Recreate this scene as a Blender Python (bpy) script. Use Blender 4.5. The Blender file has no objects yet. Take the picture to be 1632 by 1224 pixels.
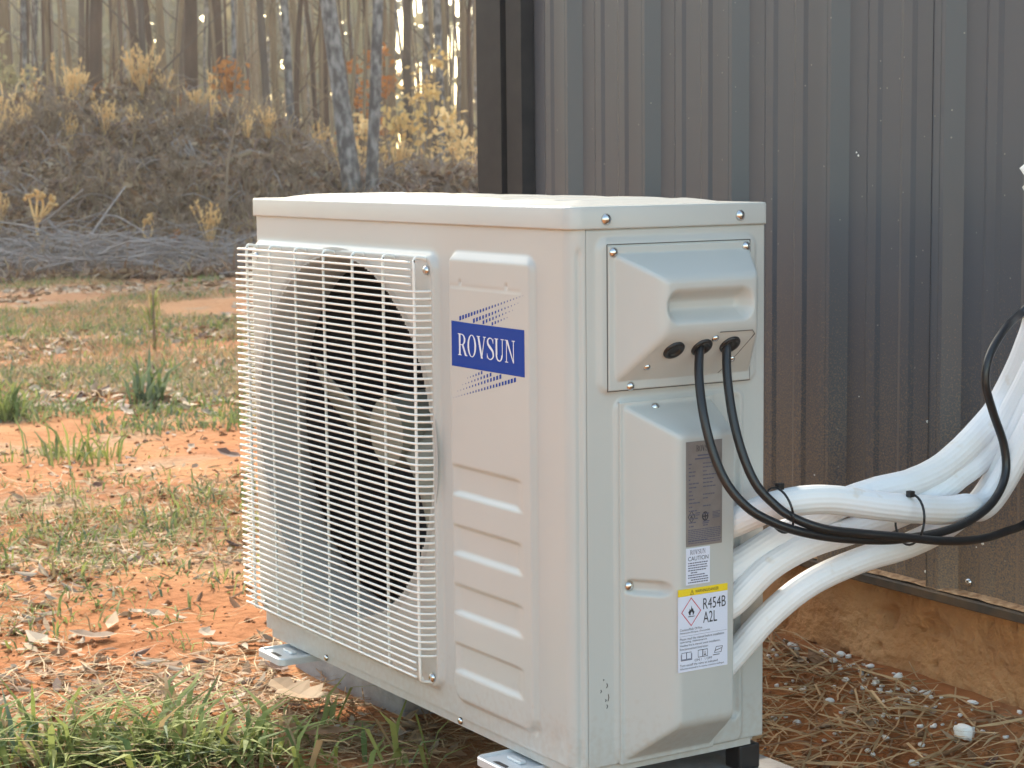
import bpy, bmesh, math, random
import numpy as np
from mathutils import Vector, Matrix
random.seed(7); RNG = np.random.default_rng(11)
PI = math.pi
S = bpy.context.scene
C = S.collection

# ------------------------------------------------------------------ camera
CAM = np.array([1.9647, -1.2941, 0.7585]); YAW, PITCH, ROLL, FPX = -1.0189, -0.1141, -0.0105, 3136.8
FW = np.array([math.sin(YAW)*math.cos(PITCH), math.cos(YAW)*math.cos(PITCH), math.sin(PITCH)])
_ri = np.array([math.cos(YAW), -math.sin(YAW), 0.0]); _up = np.cross(_ri, FW)
RI = math.cos(ROLL)*_ri + math.sin(ROLL)*_up
UP = -math.sin(ROLL)*_ri + math.cos(ROLL)*_up
cd = bpy.data.cameras.new('camera'); co = bpy.data.objects.new('camera', cd); C.objects.link(co)
co.matrix_world = Matrix(((RI[0], UP[0], -FW[0], CAM[0]), (RI[1], UP[1], -FW[1], CAM[1]), (RI[2], UP[2], -FW[2], CAM[2]), (0, 0, 0, 1)))
cd.sensor_fit = 'HORIZONTAL'; cd.sensor_width = 36.0; cd.lens = FPX/1632*36.0
cd.clip_start = 0.05; cd.clip_end = 2000
cd.dof.use_dof = True; cd.dof.focus_distance = 2.35; cd.dof.aperture_fstop = 20.0
S.camera = co

# ------------------------------------------------------------------ sky, sun, exposure
SUN_DIR = Vector((-0.77, 0.21, 0.60)).normalized()
SUN_EL = math.asin(SUN_DIR.z); SUN_ROT = math.atan2(SUN_DIR.x, SUN_DIR.y)
W = bpy.data.worlds.new('World'); S.world = W; W.use_nodes = True
nt = W.node_tree; nt.nodes.clear()
sky = nt.nodes.new('ShaderNodeTexSky'); sky.sky_type = 'NISHITA'; sky.sun_disc = False
sky.sun_elevation = SUN_EL; sky.sun_rotation = SUN_ROT; sky.air_density = 1.0; sky.dust_density = 1.6; sky.ozone_density = 1.0
bg = nt.nodes.new('ShaderNodeBackground'); bg.inputs['Strength'].default_value = 0.15
wo = nt.nodes.new('ShaderNodeOutputWorld')
tint = nt.nodes.new('ShaderNodeMix'); tint.data_type = 'RGBA'; tint.blend_type = 'MULTIPLY'; tint.inputs['Factor'].default_value = 1; tint.inputs['B'].default_value = (1.03, .96, .765, 1)
nt.links.new(sky.outputs['Color'], tint.inputs['A']); nt.links.new(tint.outputs['Result'], bg.inputs['Color']); nt.links.new(bg.outputs['Background'], wo.inputs['Surface'])
sl = bpy.data.lights.new('sun', 'SUN'); sl.energy = 1.7; sl.angle = math.radians(4); sl.color = (1.0, 0.91, 0.76)
so = bpy.data.objects.new('sun', sl); C.objects.link(so); so.location = (0, 0, 20)
so.rotation_euler = SUN_DIR.to_track_quat('Z', 'Y').to_euler()
S.view_settings.view_transform = 'Standard'; S.view_settings.look = 'None'
S.view_settings.exposure = 2.12; S.view_settings.gamma = 1.0; S.view_settings.use_curve_mapping = False
S.render.engine = 'CYCLES'
S.cycles.use_denoising = True; S.cycles.max_bounces = 8; S.cycles.volume_bounces = 1

# ------------------------------------------------------------------ geometry helpers: camera ray to a real plane (used to measure places)
def ray(px, py): return FW + RI*(px-816)/FPX - UP*(py-612)/FPX
def at(axis, val, px, py):
    d = ray(px, py); t = (val-CAM[axis])/d[axis]; return CAM + t*d
FH = np.array([FW[0], FW[1]]); FH /= np.linalg.norm(FH)
RH = np.array([_ri[0], _ri[1]])
def st(s, t): return CAM[:2] + s*FH + t*RH                 # depth / sideways on the ground plan
def to_st(x, y):
    dx, dy = x-CAM[0], y-CAM[1]; return dx*FH[0]+dy*FH[1], dx*RH[0]+dy*RH[1]
def sstep(a, b, x):
    t = np.clip((x-a)/(b-a), 0, 1); return t*t*(3-2*t)

# cheap smooth value noise
_tab = RNG.random((256, 256))
def vnoise(x, y):
    x = np.asarray(x, float); y = np.asarray(y, float)
    xi = np.floor(x).astype(int); yi = np.floor(y).astype(int); fx = x-xi; fy = y-yi
    fx = fx*fx*(3-2*fx); fy = fy*fy*(3-2*fy)
    g = lambda a, b: _tab[a % 256, b % 256]
    return (g(xi, yi)*(1-fx)+g(xi+1, yi)*fx)*(1-fy) + (g(xi, yi+1)*(1-fx)+g(xi+1, yi+1)*fx)*fy
def fbm(x, y, o=4):
    r = 0; a = .5
    for k in range(o): r = r + a*vnoise(x*2**k+17*k, y*2**k+31*k); a *= .5
    return r

# ------------------------------------------------------------------ materials
def mat(name, col, rough=.5, metal=0, col2=None, scale=20, detail=4, lo=.35, hi=.65, bump=0, bscale=60, bdist=.004, trans=0, spec=.5, coords='Object', stretch=None, col3=None, scale3=5):
    m = bpy.data.materials.new(name); m.use_nodes = True; n = m.node_tree; L = n.links
    b = n.nodes['Principled BSDF']; b.inputs['Roughness'].default_value = rough; b.inputs['Metallic'].default_value = metal
    b.inputs['Specular IOR Level'].default_value = spec
    b.inputs['Base Color'].default_value = (*col, 1)
    tc = n.nodes.new('ShaderNodeTexCoord'); src = tc.outputs[coords]
    if coords == 'World':
        pass
    if stretch:
        mp = n.nodes.new('ShaderNodeMapping'); mp.inputs['Scale'].default_value = stretch; L.new(src, mp.inputs['Vector']); src = mp.outputs['Vector']
    colout = None
    if col2:
        nz = n.nodes.new('ShaderNodeTexNoise'); nz.inputs['Scale'].default_value = scale; nz.inputs['Detail'].default_value = detail
        L.new(src, nz.inputs['Vector'])
        mr = n.nodes.new('ShaderNodeMapRange'); mr.inputs[1].default_value = lo; mr.inputs[2].default_value = hi
        L.new(nz.outputs['Fac'], mr.inputs[0])
        mx = n.nodes.new('ShaderNodeMix'); mx.data_type = 'RGBA'
        mx.inputs['A'].default_value = (*col, 1); mx.inputs['B'].default_value = (*col2, 1)
        L.new(mr.outputs[0], mx.inputs['Factor']); colout = mx.outputs['Result']
        if col3:
            nz3 = n.nodes.new('ShaderNodeTexNoise'); nz3.inputs['Scale'].default_value = scale3; nz3.inputs['Detail'].default_value = 3
            L.new(src, nz3.inputs['Vector'])
            mr3 = n.nodes.new('ShaderNodeMapRange'); mr3.inputs[1].default_value = .45; mr3.inputs[2].default_value = .68
            L.new(nz3.outputs['Fac'], mr3.inputs[0])
            mx3 = n.nodes.new('ShaderNodeMix'); mx3.data_type = 'RGBA'; mx3.inputs['B'].default_value = (*col3, 1)
            L.new(colout, mx3.inputs['A']); L.new(mr3.outputs[0], mx3.inputs['Factor']); colout = mx3.outputs['Result']
        L.new(colout, b.inputs['Base Color'])
    if bump:
        nb = n.nodes.new('ShaderNodeTexNoise'); nb.inputs['Scale'].default_value = bscale; nb.inputs['Detail'].default_value = 6
        L.new(src, nb.inputs['Vector'])
        bp = n.nodes.new('ShaderNodeBump'); bp.inputs['Strength'].default_value = bump; bp.inputs['Distance'].default_value = bdist
        L.new(nb.outputs['Fac'], bp.inputs['Height']); L.new(bp.outputs['Normal'], b.inputs['Normal'])
    if trans:
        o = n.nodes['Material Output']; tr = n.nodes.new('ShaderNodeBsdfTranslucent'); ms = n.nodes.new('ShaderNodeMixShader')
        ms.inputs['Fac'].default_value = trans; tr.inputs['Color'].default_value = (*col, 1)
        if colout: L.new(colout, tr.inputs['Color'])
        L.new(b.outputs[0], ms.inputs[1]); L.new(tr.outputs[0], ms.inputs[2]); L.new(ms.outputs[0], o.inputs['Surface'])
    return m

M = {}
M['paint'] = mat('cream_powder_coat', (.512, .508, .484), .30, col2=(.488, .484, .460), scale=3, bump=.05, bscale=900, bdist=.0004)
def add_dust(m, z1, amount, col):
    n = m.node_tree; L = n.links; b = n.nodes['Principled BSDF']; old = b.inputs['Base Color'].links[0].from_socket
    tc = n.nodes.new('ShaderNodeTexCoord'); sp = n.nodes.new('ShaderNodeSeparateXYZ'); L.new(tc.outputs['Object'], sp.inputs[0])
    mr = n.nodes.new('ShaderNodeMapRange'); mr.inputs[1].default_value = z1; mr.inputs[2].default_value = 0; mr.inputs[3].default_value = 0; mr.inputs[4].default_value = .42; L.new(sp.outputs['Z'], mr.inputs[0])
    nz = n.nodes.new('ShaderNodeTexNoise'); nz.inputs['Scale'].default_value = 120; nz.inputs['Detail'].default_value = 8; L.new(tc.outputs['Object'], nz.inputs['Vector'])
    ad = n.nodes.new('ShaderNodeMath'); ad.operation = 'ADD'; L.new(mr.outputs[0], ad.inputs[0]); L.new(nz.outputs['Fac'], ad.inputs[1])
    th = n.nodes.new('ShaderNodeMapRange'); th.inputs[1].default_value = .70; th.inputs[2].default_value = 1.0; th.inputs[4].default_value = amount; L.new(ad.outputs[0], th.inputs[0])
    mx = n.nodes.new('ShaderNodeMix'); mx.data_type = 'RGBA'; L.new(old, mx.inputs['A']); mx.inputs['B'].default_value = (*col, 1); L.new(th.outputs[0], mx.inputs['Factor']); L.new(mx.outputs['Result'], b.inputs['Base Color'])
add_dust(M['paint'], .13, .20, (.36, .24, .15))
M['lid_paint'] = mat('cream_lid_paint', (.512, .508, .484), .24)
M['wire'] = mat('white_coated_wire', (.80, .78, .73), .32)
M['duct'] = mat('grey_plastic_duct', (.42, .41, .39), .45)
M['fan'] = mat('grey_fan_plastic', (.26, .26, .215), .45)
M['dark'] = mat('dark_coil_and_shade', (.012, .012, .018), .6, bump=.4, bscale=300)  # dark coil; on casing parts the black paints in interior shade
M['black'] = mat('black_rubber', (.012, .012, .014), .38)
M['cable'] = mat('black_cable_jacket', (.014, .014, .016), .33, bump=.06, bscale=300)
M['steel'] = mat('bright_screw_steel', (.62, .61, .60), .22, 1.0)
M['seam'] = mat('dark_panel_gap', (.10, .096, .09), .8)
M['zinc'] = mat('zinc_painted_foot', (.66, .67, .68), .35, .25)
M['blue'] = mat('blue_print', (.004, .045, .29), .5, spec=.12)
M['white_print'] = mat('white_print', (.72, .73, .78), .5, spec=.12)
M['label_white'] = mat('white_label_film', (.70, .72, .84), .4)
M['label_grey'] = mat('grey_rating_foil', (.27, .235, .225), .35, .25, col2=(.22, .19, .18), scale=40)
M['ink'] = mat('black_ink', (.025, .025, .035), .5)
M['ink_soft'] = mat('small_print_ink', (.10, .10, .15), .5)
M['red'] = mat('red_ink', (.55, .02, .05), .5)
M['yellow'] = mat('yellow_band', (.85, .62, .02), .45)
M['concrete'] = mat('concrete_block', (.33, .32, .31), .9, col2=(.25, .23, .22), scale=30, bump=.5, bscale=160, bdist=.003)
M['pvc'] = mat('white_pipe_insulation', (.84, .835, .85), .62, col2=(.78, .75, .71), scale=9, lo=.45, hi=.8, bump=.35, bscale=40, bdist=.003, spec=.25, col3=(.70, .62, .53), scale3=34)
_n = [x for x in M['pvc'].node_tree.nodes if x.type == 'MAP_RANGE'][-1]; _n.inputs[1].default_value = .64; _n.inputs[2].default_value = .80
M['foam'] = mat('white_foam', (.88, .86, .82), .8, bump=.3, bscale=200)

def node_wall():
    m = bpy.data.materials.new('charcoal_metal_sheet'); m.use_nodes = True; n = m.node_tree; L = n.links
    b = n.nodes['Principled BSDF']
    tc = n.nodes.new('ShaderNodeTexCoord'); sp = n.nodes.new('ShaderNodeSeparateXYZ'); L.new(tc.outputs['Object'], sp.inputs[0])
    hr = n.nodes.new('ShaderNodeMapRange'); hr.inputs[1].default_value = .66; hr.inputs[2].default_value = .06; hr.inputs[3].default_value = 0; hr.inputs[4].default_value = 1
    L.new(sp.outputs['Z'], hr.inputs[0])
    # fine mud spatter, denser toward the ground
    nz = n.nodes.new('ShaderNodeTexNoise'); nz.inputs['Scale'].default_value = 430; nz.inputs['Detail'].default_value = 3; L.new(tc.outputs['Object'], nz.inputs['Vector'])
    nl = n.nodes.new('ShaderNodeTexNoise'); nl.inputs['Scale'].default_value = 7; nl.inputs['Detail'].default_value = 5
    mp = n.nodes.new('ShaderNodeMapping'); mp.inputs['Scale'].default_value = (1, 1, .12); L.new(tc.outputs['Object'], mp.inputs['Vector']); L.new(mp.outputs[0], nl.inputs['Vector'])
    a = n.nodes.new('ShaderNodeMath'); a.operation = 'MULTIPLY_ADD'; L.new(hr.outputs[0], a.inputs[0]); a.inputs[1].default_value = .45; L.new(nz.outputs['Fac'], a.inputs[2])
    a2 = n.nodes.new('ShaderNodeMath'); a2.operation = 'MULTIPLY_ADD'; L.new(nl.outputs['Fac'], a2.inputs[0]); a2.inputs[1].default_value = .22; L.new(a.outputs[0], a2.inputs[2])
    th = n.nodes.new('ShaderNodeMapRange'); th.inputs[1].default_value = .80; th.inputs[2].default_value = 1.13; th.inputs[4].default_value = .80; L.new(a2.outputs[0], th.inputs[0])
    mx = n.nodes.new('ShaderNodeMix'); mx.data_type = 'RGBA'; mx.inputs['A'].default_value = (.086, .087, .098, 1); mx.inputs['B'].default_value = (.36, .235, .13, 1)
    L.new(th.outputs[0], mx.inputs['Factor'])
    # pale specks
    nv = n.nodes.new('ShaderNodeTexVoronoi'); nv.inputs['Scale'].default_value = 75; L.new(tc.outputs['Object'], nv.inputs['Vector'])
    sv = n.nodes.new('ShaderNodeSeparateColor'); L.new(nv.outputs['Color'], sv.inputs[0])
    g1 = n.nodes.new('ShaderNodeMath'); g1.operation = 'LESS_THAN'; L.new(nv.outputs['Distance'], g1.inputs[0]); g1.inputs[1].default_value = .10
    g2 = n.nodes.new('ShaderNodeMath'); g2.operation = 'GREATER_THAN'; L.new(sv.outputs[0], g2.inputs[0]); g2.inputs[1].default_value = .86
    g3 = n.nodes.new('ShaderNodeMath'); g3.operation = 'MULTIPLY'; L.new(g1.outputs[0], g3.inputs[0]); L.new(g2.outputs[0], g3.inputs[1])
    g4 = n.nodes.new('ShaderNodeMath'); g4.operation = 'MULTIPLY'; L.new(g3.outputs[0], g4.inputs[0]); g4.inputs[1].default_value = .45
    mx2 = n.nodes.new('ShaderNodeMix'); mx2.data_type = 'RGBA'; mx2.inputs['B'].default_value = (.42, .38, .33, 1)
    L.new(mx.outputs['Result'], mx2.inputs['A']); L.new(g4.outputs[0], mx2.inputs['Factor'])
    L.new(mx2.outputs['Result'], b.inputs['Base Color'])
    rr = n.nodes.new('ShaderNodeMapRange'); rr.inputs[3].default_value = .33; rr.inputs[4].default_value = .85; L.new(th.outputs[0], rr.inputs[0]); L.new(rr.outputs[0], b.inputs['Roughness'])
    return m
M['wall'] = node_wall()
M['trim'] = mat('black_trim_metal', (.014, .014, .019), .5, col2=(.022, .021, .025), scale=25, spec=.2)
M['ledge'] = mat('muddy_base_trim', (.060, .044, .033), .75, col2=(.13, .078, .042), scale=22, detail=7)
M['mud'] = mat('orange_mud_on_slab', (.50, .235, .09), .95, col2=(.36, .16, .06), scale=14, detail=8, bump=.9, bscale=70, bdist=.012, col3=(.55, .30, .14), scale3=5)
M['ledge_dirt'] = mat('dirt_on_ledge', (.62, .38, .21), .95, col2=(.33, .17, .08), scale=80, bump=.6, bscale=200)

def node_ground():
    m = bpy.data.materials.new('orange_clay_ground'); m.use_nodes = True; n = m.node_tree; L = n.links
    b = n.nodes['Principled BSDF']; b.inputs['Roughness'].default_value = .95; b.inputs['Specular IOR Level'].default_value = .15
    tc = n.nodes.new('ShaderNodeTexCoord')
    def noise(sc, det, vec=None, dist=0):
        x = n.nodes.new('ShaderNodeTexNoise'); x.inputs['Scale'].default_value = sc; x.inputs['Detail'].default_value = det; x.inputs['Distortion'].default_value = dist
        L.new(vec or tc.outputs['Object'], x.inputs['Vector']); return x.outputs['Fac']
    def rng(f, a, b_, c=0, d=1):
        r = n.nodes.new('ShaderNodeMapRange'); r.inputs[1].default_value = a; r.inputs[2].default_value = b_; r.inputs[3].default_value = c; r.inputs[4].default_value = d; L.new(f, r.inputs[0]); return r.outputs[0]
    def mix(fac, A, B):
        x = n.nodes.new('ShaderNodeMix'); x.data_type = 'RGBA'
        if isinstance(A, tuple): x.inputs['A'].default_value = (*A, 1)
        else: L.new(A, x.inputs['A'])
        if isinstance(B, tuple): x.inputs['B'].default_value = (*B, 1)
        else: L.new(B, x.inputs['B'])
        L.new(fac, x.inputs['Factor']); return x.outputs['Result']
    clay = mix(rng(noise(3.5, 6), .35, .65), (.335, .135, .050), (.265, .095, .033))
    clay = mix(rng(noise(1.1, 4), .48, .68), clay, (.38, .18, .078))
    litter = mix(rng(noise(38, 5, dist=.6), .4, .62), (.22, .14, .085), (.34, .24, .15))
    lf = rng(noise(2.1, 7, dist=.3), .56, .70)
    # further out the clay is covered by thatch
    geo = n.nodes.new('ShaderNodeNewGeometry')
    dv = n.nodes.new('ShaderNodeVectorMath'); dv.operation = 'DISTANCE'; L.new(geo.outputs['Position'], dv.inputs[0]); dv.inputs[1].default_value = tuple(CAM)
    far = rng(dv.outputs['Value'], 8.5, 14.0, 0, .42)
    ad = n.nodes.new('ShaderNodeMath'); ad.operation = 'ADD'; ad.use_clamp = True; L.new(lf, ad.inputs[0]); L.new(far, ad.inputs[1])
    L.new(mix(ad.outputs[0], clay, litter), b.inputs['Base Color'])
    bp = n.nodes.new('ShaderNodeBump'); bp.inputs['Strength'].default_value = .8; bp.inputs['Distance'].default_value = .02
    L.new(noise(26, 9), bp.inputs['Height']); L.new(bp.outputs[0], b.inputs['Normal'])
    return m
M['ground'] = node_ground()
M['clod'] = mat('clay_clod', (.36, .155, .062), .95, col2=(.26, .10, .04), scale=30)
M['berm'] = mat('berm_soil', (.15, .095, .072), .95, col2=(.22, .145, .10), scale=4, detail=8, bump=.9, bscale=8, bdist=.08, col3=(.24, .14, .075), scale3=.9)
# vegetation
def veg(name, a, b, t=.35, sc=3, rough=.7): return mat(name, a, rough, col2=b, scale=sc, trans=t, spec=.2)
M['grass_a'] = veg('green_grass', (.19, .235, .06), (.31, .34, .125))
M['grass_b'] = veg('deep_green_grass', (.12, .175, .055), (.20, .24, .10))
M['grass_c'] = veg('blue_green_grass', (.16, .21, .13), (.10, .15, .085))
M['grass_dry'] = veg('dry_grass', (.40, .30, .17), (.30, .205, .105))
M['straw'] = mat('pine_straw', (.37, .225, .105), .75, col2=(.50, .345, .185), scale=9)
M['leaf_a'] = veg('tan_leaf', (.42, .31, .205), (.33, .22, .135), .15, 14)
M['leaf_b'] = veg('brown_leaf', (.22, .125, .07), (.30, .17, .095), .15, 14)
M['leaf_c'] = veg('dark_curled_leaf', (.125, .075, .062), (.19, .12, .095), .1, 14)
M['leaf_d'] = veg('pale_leaf', (.42, .34, .26), (.33, .25, .18), .15, 14)
M['gold'] = veg('golden_dry_weed', (.84, .66, .38), (.76, .52, .24), .6, 6)
M['gold2'] = veg('yellow_dry_leaf', (.68, .50, .22), (.60, .37, .14), .5, 2)
M['weed_grey'] = veg('grey_brown_weed', (.33, .245, .175), (.22, .155, .115), .25, 3)
M['weed_dark'] = veg('dark_bracken', (.225, .15, .122), (.30, .20, .155), .15, 3)
M['rust'] = veg('rust_leaf', (.40, .15, .045), (.50, .22, .06), .45, 4)
M['stick'] = mat('weathered_grey_stick', (.33, .29, .28), .85, col2=(.22, .18, .17), scale=5, bump=.4, bscale=60)
def bark(name, a, b): return mat(name, a, .95, col2=b, scale=7, detail=8, bump=1.0, bscale=16, bdist=.03, stretch=(1, 1, .28), spec=.15)
M['bark_pine'] = bark('reddish_pine_bark', (.125, .075, .056), (.075, .047, .04))
M['bark_grey'] = mat('grey_mottled_bark', (.10, .088, .09), .95, col2=(.30, .275, .265), scale=16, detail=9, lo=.42, hi=.62, bump=1.0, bscale=22, bdist=.03, stretch=(1, 1, .55), spec=.15)
M['bark_tan'] = bark('tan_bark', (.27, .195, .125), (.19, .13, .085))
M['bark_dark'] = bark('dark_bark', (.085, .065, .058), (.13, .095, .08))
M['far_wood'] = mat('haze_toned_woods', (.27, .23, .16), .95, col2=(.22, .22, .14), scale=.5)  # pale tone paints distance haze into the wood colour
M['far_leaf'] = veg('haze_toned_foliage', (.33, .31, .18), (.38, .31, .17), .5, .2)  # haze and golden backlight painted into the bright leaf colour
M['needle'] = veg('pine_needles', (.06, .10, .03), (.10, .13, .04), .3, 1)

# ------------------------------------------------------------------ object helpers
def link(o, parent=None):
    C.objects.link(o)
    if parent: o.parent = parent
    return o
def tag(o, label=None, cat=None, group=None, kind=None):
    if label: o['label'] = label
    if cat: o['category'] = cat
    if group: o['group'] = group
    if kind: o['kind'] = kind
    return o
def empty(name, loc, label, cat, group=None, rz=0):
    o = bpy.data.objects.new(name, None); o.empty_display_size = .1; o.location = loc; o.rotation_euler[2] = rz
    C.objects.link(o); return tag(o, label, cat, group)
def mesh_obj(name, V, F, m, parent=None, smooth=False, mi=None):
    me = bpy.data.meshes.new(name); me.from_pydata([tuple(v) for v in V], [], [tuple(f) for f in F])
    for x in (m if isinstance(m, (list, tuple)) else [m]): me.materials.append(x)
    if smooth: me.polygons.foreach_set('use_smooth', [True]*len(me.polygons))
    if mi is not None: me.polygons.foreach_set('material_index', mi)
    me.update(); return link(bpy.data.objects.new(name, me), parent)
def np_mesh(name, V, loops, sizes, m, parent=None, mi=None, smooth=False):
    me = bpy.data.meshes.new(name); V = np.asarray(V, np.float32); loops = np.asarray(loops, np.int32); sizes = np.asarray(sizes, np.int32)
    me.vertices.add(len(V)); me.vertices.foreach_set('co', V.ravel())
    me.loops.add(len(loops)); me.loops.foreach_set('vertex_index', loops)
    me.polygons.add(len(sizes)); me.polygons.foreach_set('loop_start', np.concatenate([[0], np.cumsum(sizes)[:-1]]).astype(np.int32)); me.polygons.foreach_set('loop_total', sizes)
    for x in (m if isinstance(m, (list, tuple)) else [m]): me.materials.append(x)
    if mi is not None: me.polygons.foreach_set('material_index', np.asarray(mi, np.int32))
    if smooth: me.polygons.foreach_set('use_smooth', np.ones(len(sizes), bool))
    me.update(calc_edges=True); me.validate(); return link(bpy.data.objects.new(name, me), parent)
def bm_obj(name, bm, m, parent=None, smooth=False):
    me = bpy.data.meshes.new(name); bm.normal_update(); bm.to_mesh(me); bm.free()
    for x in (m if isinstance(m, (list, tuple)) else [m]): me.materials.append(x)
    if smooth:
        me.polygons.foreach_set('use_smooth', [True]*len(me.polygons))
    return link(bpy.data.objects.new(name, me), parent)
def box(name, lo, hi, m, parent=None, bevel=0, seg=2, jitter=0):
    bm = bmesh.new(); bmesh.ops.create_cube(bm, size=1)
    for v in bm.verts: v.co = Vector([lo[i]+(v.co[i]+.5)*(hi[i]-lo[i]) for i in range(3)])
    if bevel: bmesh.ops.bevel(bm, geom=bm.edges[:], offset=bevel, segments=seg, affect='EDGES', profile=.5)
    return bm_obj(name, bm, m, parent)
def catmull(P, n):
    P = np.asarray(P, float); Q = np.vstack([2*P[0]-P[1], P, 2*P[-1]-P[-2]]); out = []
    for i in range(len(P)-1):
        a, b, c, d = Q[i:i+4]
        for k in range(n):
            t = k/n; out.append(.5*((2*b)+(c-a)*t+(2*a-5*b+4*c-d)*t*t+(3*b-a-3*c+d)*t**3))
    out.append(P[-1]); return np.array(out)
def tube_geo(P, r, sides=10, cap=True, ridges=0, rdepth=0):
    P = np.asarray(P, float); n = len(P); r = np.full(n, r) if np.isscalar(r) else np.asarray(r)
    T = np.gradient(P, axis=0); T /= np.linalg.norm(T, axis=1)[:, None]+1e-12
    u = np.cross(T[0], [0, 0, 1.0]);
    if np.linalg.norm(u) < .1: u = np.cross(T[0], [1.0, 0, 0])
    u /= np.linalg.norm(u); V = []
    ang = np.arange(sides)*2*PI/sides
    rm = 1 - (rdepth*(.5-.5*np.cos(2*PI*np.arange(sides)/4)) if ridges else 0)
    for i in range(n):
        u = u - T[i]*(u@T[i]); u /= np.linalg.norm(u); w = np.cross(T[i], u)
        V.append(P[i] + (r[i]*rm*np.cos(ang))[:, None]*u + (r[i]*rm*np.sin(ang))[:, None]*w)
    V = np.concatenate(V); F = []
    for i in range(n-1):
        for k in range(sides):
            a = i*sides+k; b = i*sides+(k+1) % sides; F.append((a, b, b+sides, a+sides))
    if cap: F.append(tuple(range(sides))[::-1]); F.append(tuple(range((n-1)*sides, n*sides)))
    return V, F
def tube(name, P, r, m, parent=None, sides=10, **k):
    V, F = tube_geo(P, r, sides, **k); return mesh_obj(name, V, F, m, parent, True)
class Geo:
    def __init__(s): s.V = []; s.F = []; s.n = 0; s.mi = []
    def add(s, V, F, mi=0):
        s.V.append(np.asarray(V, float)); s.F += [tuple(i+s.n for i in f) for f in F]; s.n += len(V); s.mi += [mi]*len(F)
    def obj(s, name, m, parent=None, smooth=False): return mesh_obj(name, np.concatenate(s.V), s.F, m, parent, smooth, s.mi)

def relief(name, us, vs, h, place, m, parent, hole=None, skirt=None):
    """pressed sheet: grid (u,v), height h(u,v), place(u,v,h)->xyz; outward normal follows u x v"""
    U, Vv = np.meshgrid(us, vs); H = h(U, Vv); P = place(U, Vv, H); nv, nu = U.shape
    V = P.reshape(-1, 3); idx = np.arange(nv*nu).reshape(nv, nu)
    q = np.stack([idx[:-1, :-1], idx[:-1, 1:], idx[1:, 1:], idx[1:, :-1]], -1).reshape(-1, 4)
    if hole is not None:
        uc = (U[:-1, :-1]+U[1:, 1:])/2; vc = (Vv[:-1, :-1]+Vv[1:, 1:])/2
        q = q[~hole(uc, vc).ravel()]
    V = list(V); extra = []
    if skirt is not None:
        ring = list(idx[0, :])+list(idx[1:, -1])+list(idx[-1, -2::-1])+list(idx[-2:0:-1, 0])
        Ur, Vr = U.ravel()[ring], Vv.ravel()[ring]; Q = place(Ur, Vr, np.full(len(ring), skirt)); base = len(V)
        V += list(Q); k = len(ring)
        extra = [(ring[i], base+i, base+(i+1) % k, ring[(i+1) % k]) for i in range(k)]
    loops = np.concatenate([q.ravel(), np.array(extra, int).ravel()]) if extra else q.ravel()
    return np_mesh(name, V, loops, [4]*(len(q)+len(extra)), m, parent, smooth=True)
def rrect(U, V, u0, u1, v0, v1, r):
    """signed distance outside rounded rectangle (negative inside)"""
    cx, cy = (u0+u1)/2, (v0+v1)/2; qx = np.abs(U-cx)-(u1-u0)/2+r; qy = np.abs(V-cy)-(v1-v0)/2+r
    return np.hypot(np.maximum(qx, 0), np.maximum(qy, 0))+np.minimum(np.maximum(qx, qy), 0)-r
def smin(a, b, k):
    h = np.clip(.5+.5*(b-a)/k, 0, 1); return b*(1-h)+a*h-k*h*(1-h)
def text_mesh(name, s, m, parent, origin, xd, ud, width=None, height=None, size=.01, lift=.0, align='LEFT', bold=0):
    cu = bpy.data.curves.new(name, 'FONT'); cu.body = s; cu.size = 1.0; cu.align_x = 'LEFT'; cu.offset = bold; cu.resolution_u = 3
    ob = bpy.data.objects.new(name+'_tmp', cu); C.objects.link(ob)
    me = bpy.data.meshes.new_from_object(ob.evaluated_get(bpy.context.evaluated_depsgraph_get())); bpy.data.objects.remove(ob); bpy.data.curves.remove(cu)
    P = np.array([v.co[:] for v in me.vertices]); lo = P.min(0); hi = P.max(0)
    sx = (width/(hi[0]-lo[0])) if width else size; sy = (height/(hi[1]-lo[1])) if height else (size if not width or size != .01 else sx)
    xd = np.array(xd, float); ud = np.array(ud, float); nd = np.cross(xd, ud); o = np.array(origin, float)
    for v in me.vertices: v.co = Vector(o + xd*(v.co[0]-lo[0])*sx + ud*(v.co[1]-(lo[1] if height else 0))*sy + nd*lift)
    me.materials.append(m); me.name = name
    return link(bpy.data.objects.new(name, me), parent)

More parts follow.
